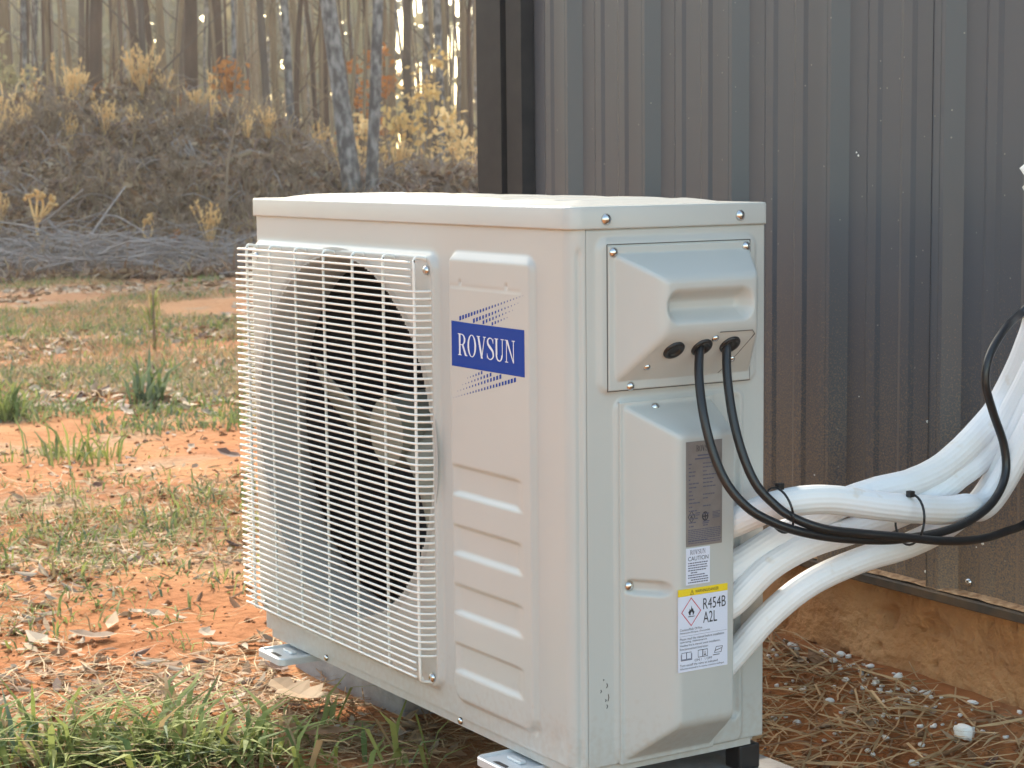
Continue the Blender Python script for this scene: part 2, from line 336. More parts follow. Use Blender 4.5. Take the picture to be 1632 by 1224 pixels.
#==================================================================== SETTING
# ------------------------------------------------------------------ ground
BW_Y = 0.745                                                # wall plane
def berm_h(s, t):
    # crest height along t, mound profile along s
    ct = np.array([-14, -9, -6.5, -5.0, -4.0, -3.2, -2.6, -2.1, -1.72, -1.4, -1.1, -.8, -.3, .4, 2, 6])
    ch = np.array([.15, 1.1, 1.27, 1.30, 1.38, 1.30, 1.14, .96, .76, .72, .80, .82, .72, .6, .3, .05])
    c = np.interp(t, ct, ch)
    prof = sstep(15.0, 19.2, s)*(1-.75*sstep(20.2, 25.0, s))
    return c*prof
def ground_z(x, y, fine=True):
    x = np.asarray(x, float); y = np.asarray(y, float); s, t = to_st(x, y)
    z = -.115 + .092*sstep(.34, .74, y)*sstep(-1.9, -1.2, x)
    dist = np.hypot(x-CAM[0], y-CAM[1])
    z = z + (fbm(x*1.3+5, y*1.3+9)-.47)*.07*np.clip((dist-2.2)/2.5, .0, 1)*sstep(-.9, -1.3, x)
    z = z + (fbm(x*.35+50, y*.35+9)-.47)*.16*sstep(5, 9, dist)
    if fine: z = z + (fbm(x*9, y*9, 3)-.44)*.018
    b = berm_h(s, t); z = z + b + b*(fbm(x*.9+3, y*.9, 4)-.47)*.75 + np.clip(b*3, 0, 1)*(fbm(x*3.1+8, y*3.1, 3)-.44)*.42 + sstep(26, 120, s)*1.2
    return z
def grid_axis(segs):
    a = []
    for lo, hi, n in segs: a += list(np.linspace(lo, hi, n, endpoint=False))
    return np.array(a+[segs[-1][1]])
ss = grid_axis([(-40, -4, 8), (-4, 1.6, 20), (1.6, 4.5, 120), (4.5, 8, 80), (8, 14, 60), (14, 15, 12), (15, 21, 90), (21, 27, 24), (27, 60, 30), (60, 600, 24)])
tt = grid_axis([(-300, -40, 14), (-40, -10, 24), (-10, -6, 30), (-6, -3.2, 60), (-3.2, -1.3, 50), (-1.3, 1.0, 100), (1.0, 6, 20), (6, 40, 14), (40, 300, 10)])
SS, TT = np.meshgrid(ss, tt, indexing='ij')
gx = CAM[0]+SS*FH[0]+TT*RH[0]; gy = CAM[1]+SS*FH[1]+TT*RH[1]; gz = ground_z(gx, gy)
n0, n1 = SS.shape; gi = np.arange(n0*n1).reshape(n0, n1)
q = np.stack([gi[:-1, :-1], gi[:-1, 1:], gi[1:, 1:], gi[1:, :-1]], -1).reshape(-1, 4)[:, ::-1]
sc_ = (SS[:-1, :-1]+SS[1:, 1:]).ravel()/2; tc_ = (TT[:-1, :-1]+TT[1:, 1:]).ravel()/2
bm_mask = ((berm_h(sc_, tc_) > .10) & (sc_ < 60)).astype(int)
g = np_mesh('ground', np.stack([gx, gy, gz], -1).reshape(-1, 3), q.ravel(), [4]*len(q), [M['ground'], M['berm']], mi=bm_mask, smooth=True)
tag(g, kind='structure')

# ------------------------------------------------------------------ metal building
bld = empty('metal_building', (0, 0, 0), 'charcoal ribbed metal building wall behind the white unit, mud splashed near its base', 'building')
PER = .245
def rib_profile(x0, x1):
    pts = []; k0 = int(math.floor((x0+.165)/PER))-1; k1 = int(math.ceil((x1+.165)/PER))+1
    for k in range(k0, k1+1):
        o = k*PER
        for dx, h in ((-.312, 0), (-.304, .0032), (-.286, .0032), (-.278, 0), (-.238, 0), (-.230, .0032), (-.212, .0032), (-.204, 0), (-.166, 0), (-.152, .019), (-.1375, .019), (-.1365, .0175), (-.1355, .019), (-.128, .019), (-.106, 0)):
            pts.append((o+dx, h))
    return [p for p in sorted(pts) if x0 <= p[0] <= x1]
zb, zt = .118, 2.75
edges = [-1.30] + [-.152+PER*k+.004 for k in (-4, 0, 4)]
for i in range(len(edges)-1):
    pr = rib_profile(edges[i]-(.02 if i else 0), edges[i+1]); V = []; F = []
    off = .0012*(i % 2)
    for x, h in pr:
        V += [(x, BW_Y-h-off, zb), (x, BW_Y-h-off, zt), (x, BW_Y-h-off+.0008, zb), (x, BW_Y-h-off+.0008, zt)]
    for k in range(len(pr)-1):
        a = 4*k; b = a+4; F += [(a, b, b+1, a+1), (a+2, a+3, b+3, b+2), (a, a+2, b+2, b), (a+1, b+1, b+3, a+3)]
    F += [(0, 1, 3, 2), (4*len(pr)-4, 4*len(pr)-2, 4*len(pr)-1, 4*len(pr)-3)]
    mesh_obj('wall_panel', V, F, M['wall'], bld)
# corner trim: stepped, folded sheet
xa, xb, xc, xd = (at(1, BW_Y-d_, q_, 150)[0] for q_, d_ in ((760, .03), (798, .03), (816, .012), (831, .026)))
tr = [(-1.482+.05, .95), (xa, BW_Y-.030), (xb, BW_Y-.030), (xb+.002, BW_Y-.012), (xc, BW_Y-.012), (xc+.002, BW_Y-.026), (xd, BW_Y-.026), (xd+.008, BW_Y-.002), (-1.270, BW_Y-.002), (-1.270, BW_Y+.004), (xa+.004, BW_Y+.004), (-1.428, .95)]
V = [(x, y, .10) for x, y in tr]+[(x, y, zt) for x, y in tr]; n = len(tr)
F = [(i, (i+1) % n, n+(i+1) % n, n+i) for i in range(n)]
mesh_obj('corner_trim', V, F, M['trim'], bld)
V = [(-1.470, .95, -.1), (-1.470, 8, -.1), (-1.470, 8, zt), (-1.470, .95, zt)]
box('side_wall', (-1.428, .95, .10), (-1.41, 8, zt), M['wall'], bld)
box('rear_wall', (-1.46, 7.98, .10), (.82, 8, zt), M['wall'], bld); box('end_wall', (.82, .75, .10), (.84, 8, zt), M['wall'], bld)
bm = bmesh.new()
vs_ = [bm.verts.new(p) for p in ((-1.62, .66, zt-.01), (.98, .66, zt-.01), (.98, 4.4, zt+1.1), (-1.62, 4.4, zt+1.1), (-1.62, 8.2, zt-.01), (.98, 8.2, zt-.01))]
bm.faces.new(vs_[:4]); bm.faces.new((vs_[3], vs_[2], vs_[5], vs_[4]))
bmesh.ops.solidify(bm, geom=bm.faces[:], thickness=.04); bm_obj('roof', bm, M['trim'], bld)
# foundation slab edge with dried mud, ledge trim above it
us = np.linspace(-1.41, .84, 480); vs = np.linspace(-.12, .106, 60)
relief('foundation_slab', us, vs, lambda U, V: (fbm(U*7, V*9+4, 5)-.47)*.03-.010*sstep(.56, .66, fbm(U*26+3, V*34, 3))+(fbm(U*50, V*50, 2)-.37)*.005+.010*sstep(.10, -.06, V), lambda U, V, H: np.stack([U, BW_Y+.006-H, V], -1), M['mud'], bld)
lp = [(BW_Y+.02, .124), (BW_Y-.021, .1195), (BW_Y-.0235, .117), (BW_Y-.0235, .106), (BW_Y-.0215, .1045), (BW_Y-.0215, .1165), (BW_Y+.02, .121)]
V = [(-1.30, y, z) for y, z in lp]+[(.85, y, z) for y, z in lp]; n = len(lp)
mesh_obj('base_ledge', V, [(i, n+i, n+(i+1) % n, (i+1) % n) for i in range(n)]+[tuple(range(n)), tuple(range(2*n-1, n-1, -1))], M['ledge'], bld)
us = np.linspace(-1.30, .84, 400); vs = np.linspace(0, 1, 7)
ld = relief('ledge_dirt', us, vs, lambda U, V: (.0030+.010*np.clip(fbm(U*22, V*2, 4)-.38, 0, 1))*np.sin(PI*np.clip(V*.8+.15, 0, 1))**.6, lambda U, V, H: np.stack([U, BW_Y-.0205+V*.022, .1197+.0025*V+H], -1), M['ledge_dirt'], bld)
def dome(r, hgt, seg=14, rings=4):
    bm = bmesh.new(); rows = []
    prof = [(r*1.0, 0), (r*.98, hgt*.25)]+[(r*math.cos(a)*.9, hgt*(.3+.7*math.sin(a))) for a in (np.linspace(.25, 1.35, rings))]
    for rr, z in prof: rows.append([bm.verts.new((rr*math.cos(2*PI*k/seg), rr*math.sin(2*PI*k/seg), z)) for k in range(seg)])
    for a, b in zip(rows, rows[1:]):
        for k in range(seg): bm.faces.new((a[k], a[(k+1) % seg], b[(k+1) % seg], b[k]))
    bm.faces.new(rows[-1]); return bm
def dome_mesh(name, r, h, m):
    me = bpy.data.meshes.new(name); bm = dome(r, h); bm.to_mesh(me); bm.free(); me.materials.append(m)
    me.polygons.foreach_set('use_smooth', [True]*len(me.polygons)); return me
screw_me = dome_mesh('screw', .0058, .0042, M['steel'])
def screw(p, nrm, parent, me=screw_me, sc=1.0, name='screw'):
    o = bpy.data.objects.new(name, me); link(o, parent); o.location = Vector(p); o.rotation_euler = Vector(nrm).to_track_quat('Z', 'Y').to_euler(); o.scale = (sc,)*3
    return o
screw((-.083, BW_Y-.0012, .139), (0, -1, 0), bld, sc=1.1); screw((.41, BW_Y-.0012, .139), (0, -1, 0), bld, sc=1.1); screw((-.573, BW_Y-.0012, .139), (0, -1, 0), bld, sc=1.1)

#==================================================================== THE UNIT
UW, UD, UH = .911, .295, .700
unit = empty('heat_pump_unit', (0, 0, 0), 'cream outdoor heat pump unit with wire fan grille and blue logo, standing on concrete blocks', 'heat pump')
P = M['paint']
# ---- front panel: wraps left corner and right corner up to the seam
rc = .020; arc = rc*PI/2; SEAM = .0205
uA = -UW+.012; u_end = -rc+arc+(SEAM-rc)
def wrap(U, V, H):
    x = np.where(U < -rc, U, 0.0); a = np.clip((U+rc)/rc, 0, PI/2)
    side = U > -rc+arc
    nx = np.where(U < -rc, 0, np.sin(a)); ny = np.where(U < -rc, -1, -np.cos(a))
    bx = np.where(U < -rc, U, -rc+rc*np.sin(a)); by = np.where(U < -rc, 0, rc-rc*np.cos(a)); by = np.where(side, rc+(U+rc-arc), by)
    # left corner
    al = np.clip((uA-U)/.012, 0, PI/2); left = U < uA
    bx = np.where(left, uA-.012*np.sin(al), bx); by = np.where(left, .012-.012*np.cos(al), by)
    nx = np.where(left, -np.sin(al), nx); ny = np.where(left, -np.cos(al), ny)
    return np.stack([bx+nx*H, by+ny*H, V+0*U], -1)
FCX, FCZ, FR, EX = -.609, .355, .268, 1.055
def h_front(U, V):
    h = .0078*(1-sstep(-.0062, .001, rrect(U, V, -UW+.004, -.318, .036, .634, .022)))        # grille field
    h = h+.0015*sstep(.012, .0, np.abs(rrect(U, V, -UW+.004, -.318, .036, .634, .022)+.004))
    # raised trim panel: broad top bevel
    d = rrect(U, V, -.290, -.076, .031, .638, .026); e = 1-sstep(-.010, .0, d)
    top = np.clip((.640-V)/.0120, 0, 1); h = h+.0070*(1-sstep(-.010, .0, rrect(U, V, -.290, -.076, .031, .66, .026)))*top*sstep(.001,-.006,rrect(U, V, -.290, -.076, .031, .641, .026))
    h = h-.0010*np.exp(-((V-.594)/.0012)**2)*(U > -.288)*(U < -.104)
    for (a, b) in ((-.253, .599), (-.138, .599)): h = h-.003*np.exp(-(((U-a)**2+(V-b)**2)/.0025**2))
    for k in range(4):
        z1 = .357-.0805*k; z0 = z1-.0425
        inu = sstep(-.290, -.262, U)*sstep(-.098, -.128, U)
        # shallow scoop: sharp lip above, broad upward facing facet below
        f = np.clip((z1-V)/.004, 0, 1)*np.clip((V-z0)/(.0022+.0050*inu), 0, 1)
        h = h-.0046*f*inu
    h = h-.0030*np.exp(-((U-.003)/.0038)**2)*sstep(.655, .640, V)*sstep(.0, .02, V)          # crease near the seam
    h = h-.004*np.exp(-(((U+.040)/.020)**2+((V-.030)/.020)**2))                              # corner dimple
    h = h-.0035*np.exp(-(((U+.088)/.010)**2+((V-.040)/.008)**2))
    return h
us = np.concatenate([np.linspace(-UW+.012-.03, -UW+.012, 12, endpoint=False), np.arange(-UW+.012, -.33, .004), np.arange(-.33, -.07, .0024), np.linspace(-.069, u_end, 46)])
vs = np.append(np.arange(.010, .6701, .0024), .6738)
relief('front_panel', us, vs, h_front, wrap, P, unit, hole=lambda U, V: np.hypot((U-FCX)/EX, V-FCZ) < FR-.002)
# fan opening: rolled lip and duct wall
prof = [(FR+.010, -.0080), (FR+.004, -.0090), (FR-.001, -.0068), (FR-.004, .000), (FR-.008, .014), (FR-.012, .032), (FR-.013, .050), (FR-.011, .066), (FR-.004, .072)]
seg = 96; V = []; F = []
for r, y in prof: V += [(FCX+EX*r*math.cos(2*PI*k/seg), y, FCZ+r*math.sin(2*PI*k/seg)) for k in range(seg)]
for i in range(len(prof)-1):
    for k in range(seg): F.append((i*seg+k, (i+1)*seg+k, (i+1)*seg+(k+1) % seg, i*seg+(k+1) % seg))
mesh_obj('fan_shroud', V, F, M['duct'], unit, True)
# coil and inner casing, coloured near black for the shade of the unlit inside
box('coil', (-UW+.02, .225, .03), (-.10, .275, .655), M['dark'], unit)
box('inner_partition', (-.318, .02, .012), (-.31, .222, .665), M['dark'], unit)
box('coil_return', (-UW+.006, .075, .03), (-UW+.030, .2235, .655), M['dark'], unit)
box('inner_baffle', (-UW+.006, .074, .636), (-.32, .222, .640), M['dark'], unit); box('drain_floor', (-UW+.034, .078, .020), (-.32, .222, .0245), M['dark'], unit)
box('left_side_panel', (-UW, .0415, .010), (-UW+.002, UD, .670), P, unit)
gq = Geo()
for k in range(24): gq.add(*tube_geo([(-UW+.01, UD-.003, .03+k*.0265), (-.02, UD-.003, .03+k*.0265)], .0018, 5))
gq.obj('rear_guard', M['wire'], unit)
# ---- fan
fan = bpy.data.objects.new('fan', None); link(fan, unit); fan.location = (FCX, .105, FCZ)
def blade_mesh(k=1.0, sh=0.0):
    V = []; F = []; nr, na = 14, 16
    for i in range(nr):
        f = i/(nr-1); r = .055+f*.186
        a0 = (-.55-.35*f**1.5)*k+sh; a1 = (.40+.30*f-.15*f*f)*k+sh
        for j in range(na):
            g_ = j/(na-1); a = a0+(a1-a0)*g_
            y = (-.040+.080*g_)*(.75+.35*f)-.012*math.sin(PI*g_)
            V.append((r*math.cos(a), y, r*math.sin(a)))
    for i in range(nr-1):
        for j in range(na-1): F.append((i*na+j, (i+1)*na+j, (i+1)*na+j+1, i*na+j+1))
    me = bpy.data.meshes.new('fan_blade'); me.from_pydata(V, [], F); me.materials.append(M['fan']); me.polygons.foreach_set('use_smooth', [True]*len(F)); return me
for k in range(2):
    b = bpy.data.objects.new('fan_blade', blade_mesh((1.0, .42)[k])); link(b, fan); b.rotation_euler = (0, math.radians(2+180*k), 0)
    b.modifiers.new('thick', 'SOLIDIFY').thickness = .003
bm = bmesh.new(); bmesh.ops.create_cone(bm, cap_ends=True, segments=40, radius1=.060, radius2=.052, depth=.07, matrix=Matrix.Rotation(PI/2, 4, 'X'))
bm_obj('fan_hub', bm, M['fan'], fan, False)
bm = bmesh.new(); bmesh.ops.create_cone(bm, cap_ends=True, segments=24, radius1=.05, radius2=.05, depth=.08, matrix=Matrix.Translation((FCX, .17, FCZ)) @ Matrix.Rotation(PI/2, 4, 'X'))
bm_obj('fan_motor', bm, M['dark'], unit)
# ---- wire grille
GY = -.030
gr = bpy.data.objects.new('fan_grille', None); link(gr, unit)
def wirecurve(P, r, sides=7): return tube_geo(catmull(P, 4), r, sides)
xs_v = [-.882, -.797, -.707, -.612, -.520, -.428, -.340]
XL, XR = -.904, -.345
for k, x in enumerate(xs_v):
    pts = [(x, -.006, .6235), (x, -.012, .6265), (x, -.024, .628), (x, GY-.0028+.006, .622), (x, GY+.0028, .610), (x, GY+.0028, .45), (x, GY+.0028, .25), (x, GY+.0028, .066), (x, GY+.006, .054), (x, -.022, .049), (x, -.011, .0465), (x, -.006, .045)]
    V, F = wirecurve(pts, .0022); mesh_obj('upright_wire', V, F, M['wire'], gr, True)
NW = 59; me_cache = {}
for k in range(NW):
    z = .056+k*(.622-.056)/(NW-1)
    short = k < 3 or k >= NW-4
    key = ('s' if short else 'l', k in (1, NW-5))
    if key not in me_cache:
        if key[0] == 's': pts = [(-.890, -.006, 0), (-.895, -.018, 0), (-.892, GY-.001, 0), (-.882, GY-.0022, 0), (-.62, GY-.0022, 0), (-.40, GY-.0022, 0), (-.342, GY-.0022, 0)]
        else: pts = [(XL+.014, .002, 0), (XL, -.006, 0), (XL-.003, -.020, 0), (XL+.003, GY-.001, 0), (XL+.014, GY-.0022, 0), (-.62, GY-.0022, 0), (-.385, GY-.0022, 0), (XR, GY+.000, 0), (-.336, GY+.006, 0), (-.329, -.014, 0), (-.327, -.005, 0)]
        V, F = wirecurve(pts, .0018, 6)
        me = bpy.data.meshes.new('cross_wire'); me.from_pydata([tuple(v) for v in V], [], F); me.materials.append(M['wire']); me.polygons.foreach_set('use_smooth', [True]*len(F)); me_cache[key] = me
    o = bpy.data.objects.new('cross_wire', me_cache[key]); link(o, gr); o.location = (0, 0, z)
for z in (.611, .053): screw((-.338, -.0092, z), (0, -1, 0), unit, sc=1.15)
for z in (.611, .053): screw((-.885, -.0092, z), (0, -1, 0), unit, sc=1.0)
# ---- base pan
bm = bmesh.new(); bmesh.ops.create_cube(bm, size=1)
for v in bm.verts: v.co = Vector((-UW+.006+(v.co.x+.5)*(UW-.009), .004+(v.co.y+.5)*(UD-.006), -.004+(v.co.z+.5)*.026))
bmesh.ops.bevel(bm, geom=[e for e in bm.edges if abs(e.verts[0].co.z-e.verts[1].co.z) > .01], offset=.016, segments=5, affect='EDGES')
bm_obj('base_pan', bm, P, unit)
for x in (-.284, -.692): screw((x, .0035, .003), (0, -1, 0), unit, sc=.9)
# ---- side panel
def h_side(U, V):
    d = rrect(U, V, .034, .283, .470, .664, .018); h = .0045*(1-sstep(-.009, 0, d))
    d2 = rrect(U, V, .060, .262, .004, .466, .014); h = h+.0035*(1-sstep(-.005, 0, d2))
    h = h+.002*(1-sstep(-.004, 0, rrect(U, V, .027, .055, -.02, .300, .008)))*0
    d3 = rrect(U, V, .232, .254, .036, .46, .009); h = h-.0050*(1-sstep(-.004, .001, d3))
    d4 = np.hypot(U-.030, V-.10)
    return h
us = np.arange(SEAM+.0014, UD+.0001, .0021); vs = np.append(np.arange(.006, .6701, .0024), .6738)
relief('side_panel', us, vs, h_side, lambda U, V, H: np.stack([H-.0005+0*U, U, V], -1), P, unit, skirt=-.012)
box('rear_corner_panel', (-.10, UD-.002, .01), (-.004, UD, .668), P, unit)
sc_ = Geo()
for y_, z_, l_ in ((.040, .105, .004), (.047, .092, .003), (.049, .112, .006), (.051, .098, .009), (.049, .085, .005), (.044, .118, .002)): sc_.add(*tube_geo([(-.0002, y_, z_), (.0001, y_+.0008, z_-l_*.5), (-.0002, y_-.0004, z_-l_)], .0005, 4))
o = sc_.obj('scuff_marks', M['seam'], unit); o['kind'] = 'stuff'
# ---- lid
def lid():
    bm = bmesh.new(); r = .020; out = []
    x0, x1, y0, y1 = -UW-.003, .003, -.003, UD+.003
    for cx, cy, a0, rr in ((x1-r, y0+r, -PI/2, r), (x1-.006, y1-.006, 0, .006), (x0+.006, y1-.006, PI/2, .006), (x0+.008, y0+.008, PI, .008)):
        for k in range(9): a = a0+k*PI/16; out.append((cx, cy, math.cos(a), math.sin(a), rr))
    rows = []
    for (ins, z) in ((.0025, .6735), (0, .6728), (0, .675), (0, .6975), (.0006, .6992), (.0018, .7001), (.0060, .7004)):
        rows.append([bm.verts.new((cx+c*(rr-ins), cy+s_*(rr-ins), z)) for cx, cy, c, s_, rr in out])
    for a, b in zip(rows, rows[1:]):
        for k in range(len(a)): bm.faces.new((a[k], a[(k+1) % len(a)], b[(k+1) % len(a)], b[k]))
    bm.faces.new(rows[-1])
    return bm_obj('lid', bm, P, unit, False)
ld = lid(); ld.data.polygons.foreach_set('use_smooth', [len(p.vertices) == 4 for p in ld.data.polygons])
def h_lid(U, V):
    d = rrect(U, V, -UW+.020, -.028, .018, UD-.018, .03); h = .0062*(1-sstep(-.062, 0, d))
    for c in (-.80, -.66, -.52, -.38, -.24, -.11):
        dd = rrect(U, V, c-.035, c+.035, .055, UD-.055, .03); h = h-.0028*(1-sstep(-.016, .0, dd))*sstep(0, -.05, d)
    return h
us = np.linspace(-UW+.006, -.012, 220); vs = np.linspace(.008, UD-.008, 72)
relief('lid_pressing', us, vs, h_lid, lambda U, V, H: np.stack([U, V, .7007+H], -1), M['lid_paint'], unit, skirt=-.0006)
for y in (.049, .253): screw((.003, y, .6845), (1, 0, 0), unit, sc=1.25)
# ---- terminal cover
TP = .055
def h_term(U, V):
    wob = .0
    left = (U-.0585)*(TP/.036); top = (.6425-V)*(TP/.029); bot = (V-.487)*(TP/.057); right = (.2665-U)*(TP/.030)
    h = smin(smin(left, right, .010), smin(top, bot, .010), .010); h = smin(h, TP+0*h, .012)
    h = np.maximum(h, 0)
    d = rrect(U, V, .099, .228, .5600, .5990, .017)
    dep = .020*(1-sstep(-.016, .003, d)); h = h-dep
    return .0065+h
us = np.arange(.050, .2671, .0015); vs = np.arange(.4765, .6531, .0015)
cov = relief('terminal_cover', us, vs, h_term, lambda U, V, H: np.stack([H, U, V], -1), P, unit, skirt=.001)
for y, z in ((.0572, .6445), (.2600, .6455)): screw((.0063, y, z), (1, 0, 0), unit, sc=1.1)
screw((.0063, .0815, .4805), (1, 0, 0), unit, sc=1.0)
nb = Vector((1, 0, -TP/.057)).normalized(); zb_ = lambda z: .0065+(z-.487)*TP/.057
for y, z in ((.0945, .5045), (.1745, .5375), (.2225, .507)): screw((zb_(z)-.0005, y, z), nb, unit, sc=.85)
# bracket plate outline on the sloping underside
g_ = Geo(); zz = [(.176, .5455), (.226, .5455), (.2335, .540), (.2235, .505), (.2145, .4885)]
g_.add(*tube_geo([(zb_(z)-.0002, y, z) for y, z in zz], .0006, 5)); g_.obj('plate_seam', M['seam'], unit)
g_ = Geo(); rp_ = [(.0492, .6540), (.2678, .6540), (.2678, .4755), (.0492, .4755), (.0492, .6540)]
for a, b in zip(rp_, rp_[1:]): g_.add(*tube_geo([(.0044, *a), (.0044, *b)], .0006, 5))
g_.obj('cover_seam', M['seam'], unit)
for y, z, op in ((.1195, .526, False), (.161, .527, True), (.2035, .528, True)):
    bm = bmesh.new(); prof = [(.0142, 0), (.0142, .002), (.0128, .0036), (.0096, .0036), (.0084, .0014), (.0080, .0010)]; rows = []
    for r, zc in prof: rows.append([bm.verts.new((r*math.cos(2*PI*k/28), r*math.sin(2*PI*k/28), zc)) for k in range(28)])
    for a, b in zip(rows, rows[1:]):
        for k in range(28): bm.faces.new((a[k], a[(k+1) % 28], b[(k+1) % 28], b[k]))
    bm.faces.new(rows[-1])
    o = bm_obj('grommet', bm, M['black'], unit, True); o.location = (zb_(z)-.0004, y, z); o.rotation_euler = nb.to_track_quat('Z', 'Y').to_euler()
# ---- valve cover
VP = .055
def h_valve(U, V):
    left = (U-.0720)*(VP/.0420); top = (.4560-V)*(VP/.0330); bot = (V-.012)*(VP/.049); right = (.2045-U)*(VP/.006)
    h = smin(smin(left, top, .007), smin(bot, VP+0*U, .009), .009); h = smin(h, right, .004)
    h = np.maximum(h, 0)
    d = np.hypot((U-.084)/1.0, V-.2325); h = np.where(U > .062, h-np.minimum(h, .012*(1-sstep(.005, .010, np.hypot(np.maximum(np.abs(U-.090)-.010, 0), V-.2325)))), h)
    return .0060+h
us = np.concatenate([np.arange(.066, .196, .0018), np.arange(.196, .2095, .0007)]); vs = np.arange(.006, .4621, .0022)
relief('valve_cover', us, vs, h_valve, lambda U, V, H: np.stack([H, U, V], -1), P, unit, skirt=.001)
screw((.0065, .0785, .2325), (1, 0, 0), unit, sc=1.15); screw((.0085, .117, .4515), (1, 0, 0), unit, sc=1.1)
# ---- feet, rubber mounts
for x0, x1 in ((-.842, -.752), (-.166, -.076)):
    bm = bmesh.new(); r = .012
    out = []
    for cx, cy, a0 in ((x1-r, -.046+r, -PI/2), (x1-r, .350-r, 0), (x0+r, .350-r, PI/2), (x0+r, -.046+r, PI)):
        for k in range(6): a = a0+k*PI/10; out.append((cx, cy, r, math.cos(a), math.sin(a)))
    rows = []
    for ins, z in ((0, -.017), (0, -.0075), (.002, -.006), (.006, -.006), (.008, -.009)):
        rows.append([bm.verts.new((cx+c*(r-ins), cy+s_*(r-ins), z)) for cx, cy, r, c, s_ in out])
    for a, b in zip(rows, rows[1:]):
        for k in range(len(a)): bm.faces.new((a[k], a[(k+1) % len(a)], b[(k+1) % len(a)], b[k]))
    bm.faces.new(rows[-1]); bm.faces.new(rows[0][::-1])
    f = bm_obj('mounting_foot', bm, M['zinc'], unit)
    sl_ = Geo(); xm = (x0+x1)/2
    sl_.add([(xm+a*.010+(.012 if a > 0 else -.012)*0 + math.cos(t)*.006, -.034+math.sin(t)*.006, -.0087) for a in (1, -1) for t in np.linspace(-PI/2 if a > 0 else PI/2, PI/2 if a > 0 else 3*PI/2, 8)], [tuple(range(16))])
    sl_.obj('bolt_slot', M['black'], f)
    box('upturned_lip', (xm-.016, -.014, -.0088), (xm+.016, -.004, -.0045), M['zinc'], f, .0015)
for x in (-.80, -.12):
    for y in (.17, .29): box('rubber_mount', (x-.028, y-.022, -.040), (x+.028, y+.022, -.0172), M['black'], unit, .003)
box('rubber_mount', (-.038, .262, -.040), (-.006, .296, -.006), M['black'], unit, .003)

# ---- logo on the front panel
def quad_strokes(name, polys, m, parent, place, lift0=.0003, step=.00003):
    V = []; F = []
    for i, p in enumerate(polys):
        b = len(V); V += [place(x, z, lift0+step*i) for x, z in p]; F.append(tuple(range(b, b+len(p))))
    return mesh_obj(name, V, F, m, parent)
PF = .0070; OX = .0105
pl_front = lambda x, z, l: (x, -(PF+l), z)
L0, L1, LZ0, LZ1 = -.2865+OX, -.1055+OX, .4880, .5470
logo = quad_strokes('logo_badge', [[(L0, LZ0), (L1, LZ0), (L1, LZ1), (L0, LZ1)], [(L0, LZ1+.0001), (L0+.045, LZ1+.0001), (L0+.0005, LZ1+.0008)], ], M['blue'], unit, pl_front, .0002)
dots = []
for (x0, z0, x1, z1, w0, w1, n) in ((-.263, .5515, -.108, .5895, .0050, .0009, 22), (-.228, .5505, -.120, .5795, .0048, .0010, 15), (-.204, .5500, -.133, .5700, .0042, .0010, 10), (-.182, .5495, -.146, .5600, .0036, .0012, 6)):
    for k in range(n):
        f = k/(n-1); x = OX+x0+(x1-x0)*f; z = z0+(z1-z0)*f; w = w0+(w1-w0)*f; h_ = w*1.15
        quad = [(x-w/2, z-h_/2), (x+w/2, z-h_/2+w*.25), (x+w/2, z+h_/2+w*.25), (x-w/2, z+h_/2)]
        dots.append(quad); cx, cz = (L0+L1)/2, (LZ0+LZ1)/2
        dots.append([(2*cx-a, 2*cz-b) for a, b in quad])
quad_strokes('logo_halftone', dots, M['blue'], logo, pl_front, .0002, 0)['kind'] = 'stuff'
# serif letters, built from strokes in a unit box (width w, height 1)
def ring(cx, cy, rx, ry, a0, a1, th_v, th_h, n=16):
    """elliptic stroke thick at the sides (th_v), thin at top/bottom (th_h)"""
    out = []
    for i in range(n):
        q_ = []
        for a in (a0+(a1-a0)*i/n, a0+(a1-a0)*(i+1)/n): q_.append(a)
        p = []
        for a, sgn in ((q_[0], 1), (q_[1], 1), (q_[1], -1), (q_[0], -1)):
            k = 1 if sgn > 0 else 0
            p.append((cx+(rx-(0 if k else th_v))*math.cos(a), cy+(ry-(0 if k else th_h))*math.sin(a)))
        out.append(p)
    return out
def R_(x0, y0, x1, y1): return [(x0, y0), (x1, y0), (x1, y1), (x0, y1)]
def serif(cx, y, w): return R_(cx-w/2, y if y == 0 else y-.035, cx+w/2, .035 if y == 0 else y)
def bar(x0, y0, x1, y1, w): return [(x0-w/2, y0), (x0+w/2, y0), (x1+w/2, y1), (x1-w/2, y1)]
def sweep(pts, ws):
    pts = np.array(pts); T = np.gradient(pts, axis=0); T /= np.linalg.norm(T, axis=1)[:, None]; N = np.stack([-T[:, 1], T[:, 0]], 1); out = []
    for i in range(len(pts)-1):
        a, b = pts[i]+N[i]*ws[i]/2, pts[i]-N[i]*ws[i]/2; c, d = pts[i+1]-N[i+1]*ws[i+1]/2, pts[i+1]+N[i+1]*ws[i+1]/2
        out.append([tuple(a), tuple(b), tuple(c), tuple(d)])
    return out
_s = catmull([(.40, .80, 0), (.33, .94, 0), (.20, .975, 0), (.09, .88, 0), (.10, .70, 0), (.24, .54, 0), (.38, .38, 0), (.40, .16, 0), (.27, .025, 0), (.12, .05, 0), (.04, .20, 0)], 4)[:, :2]
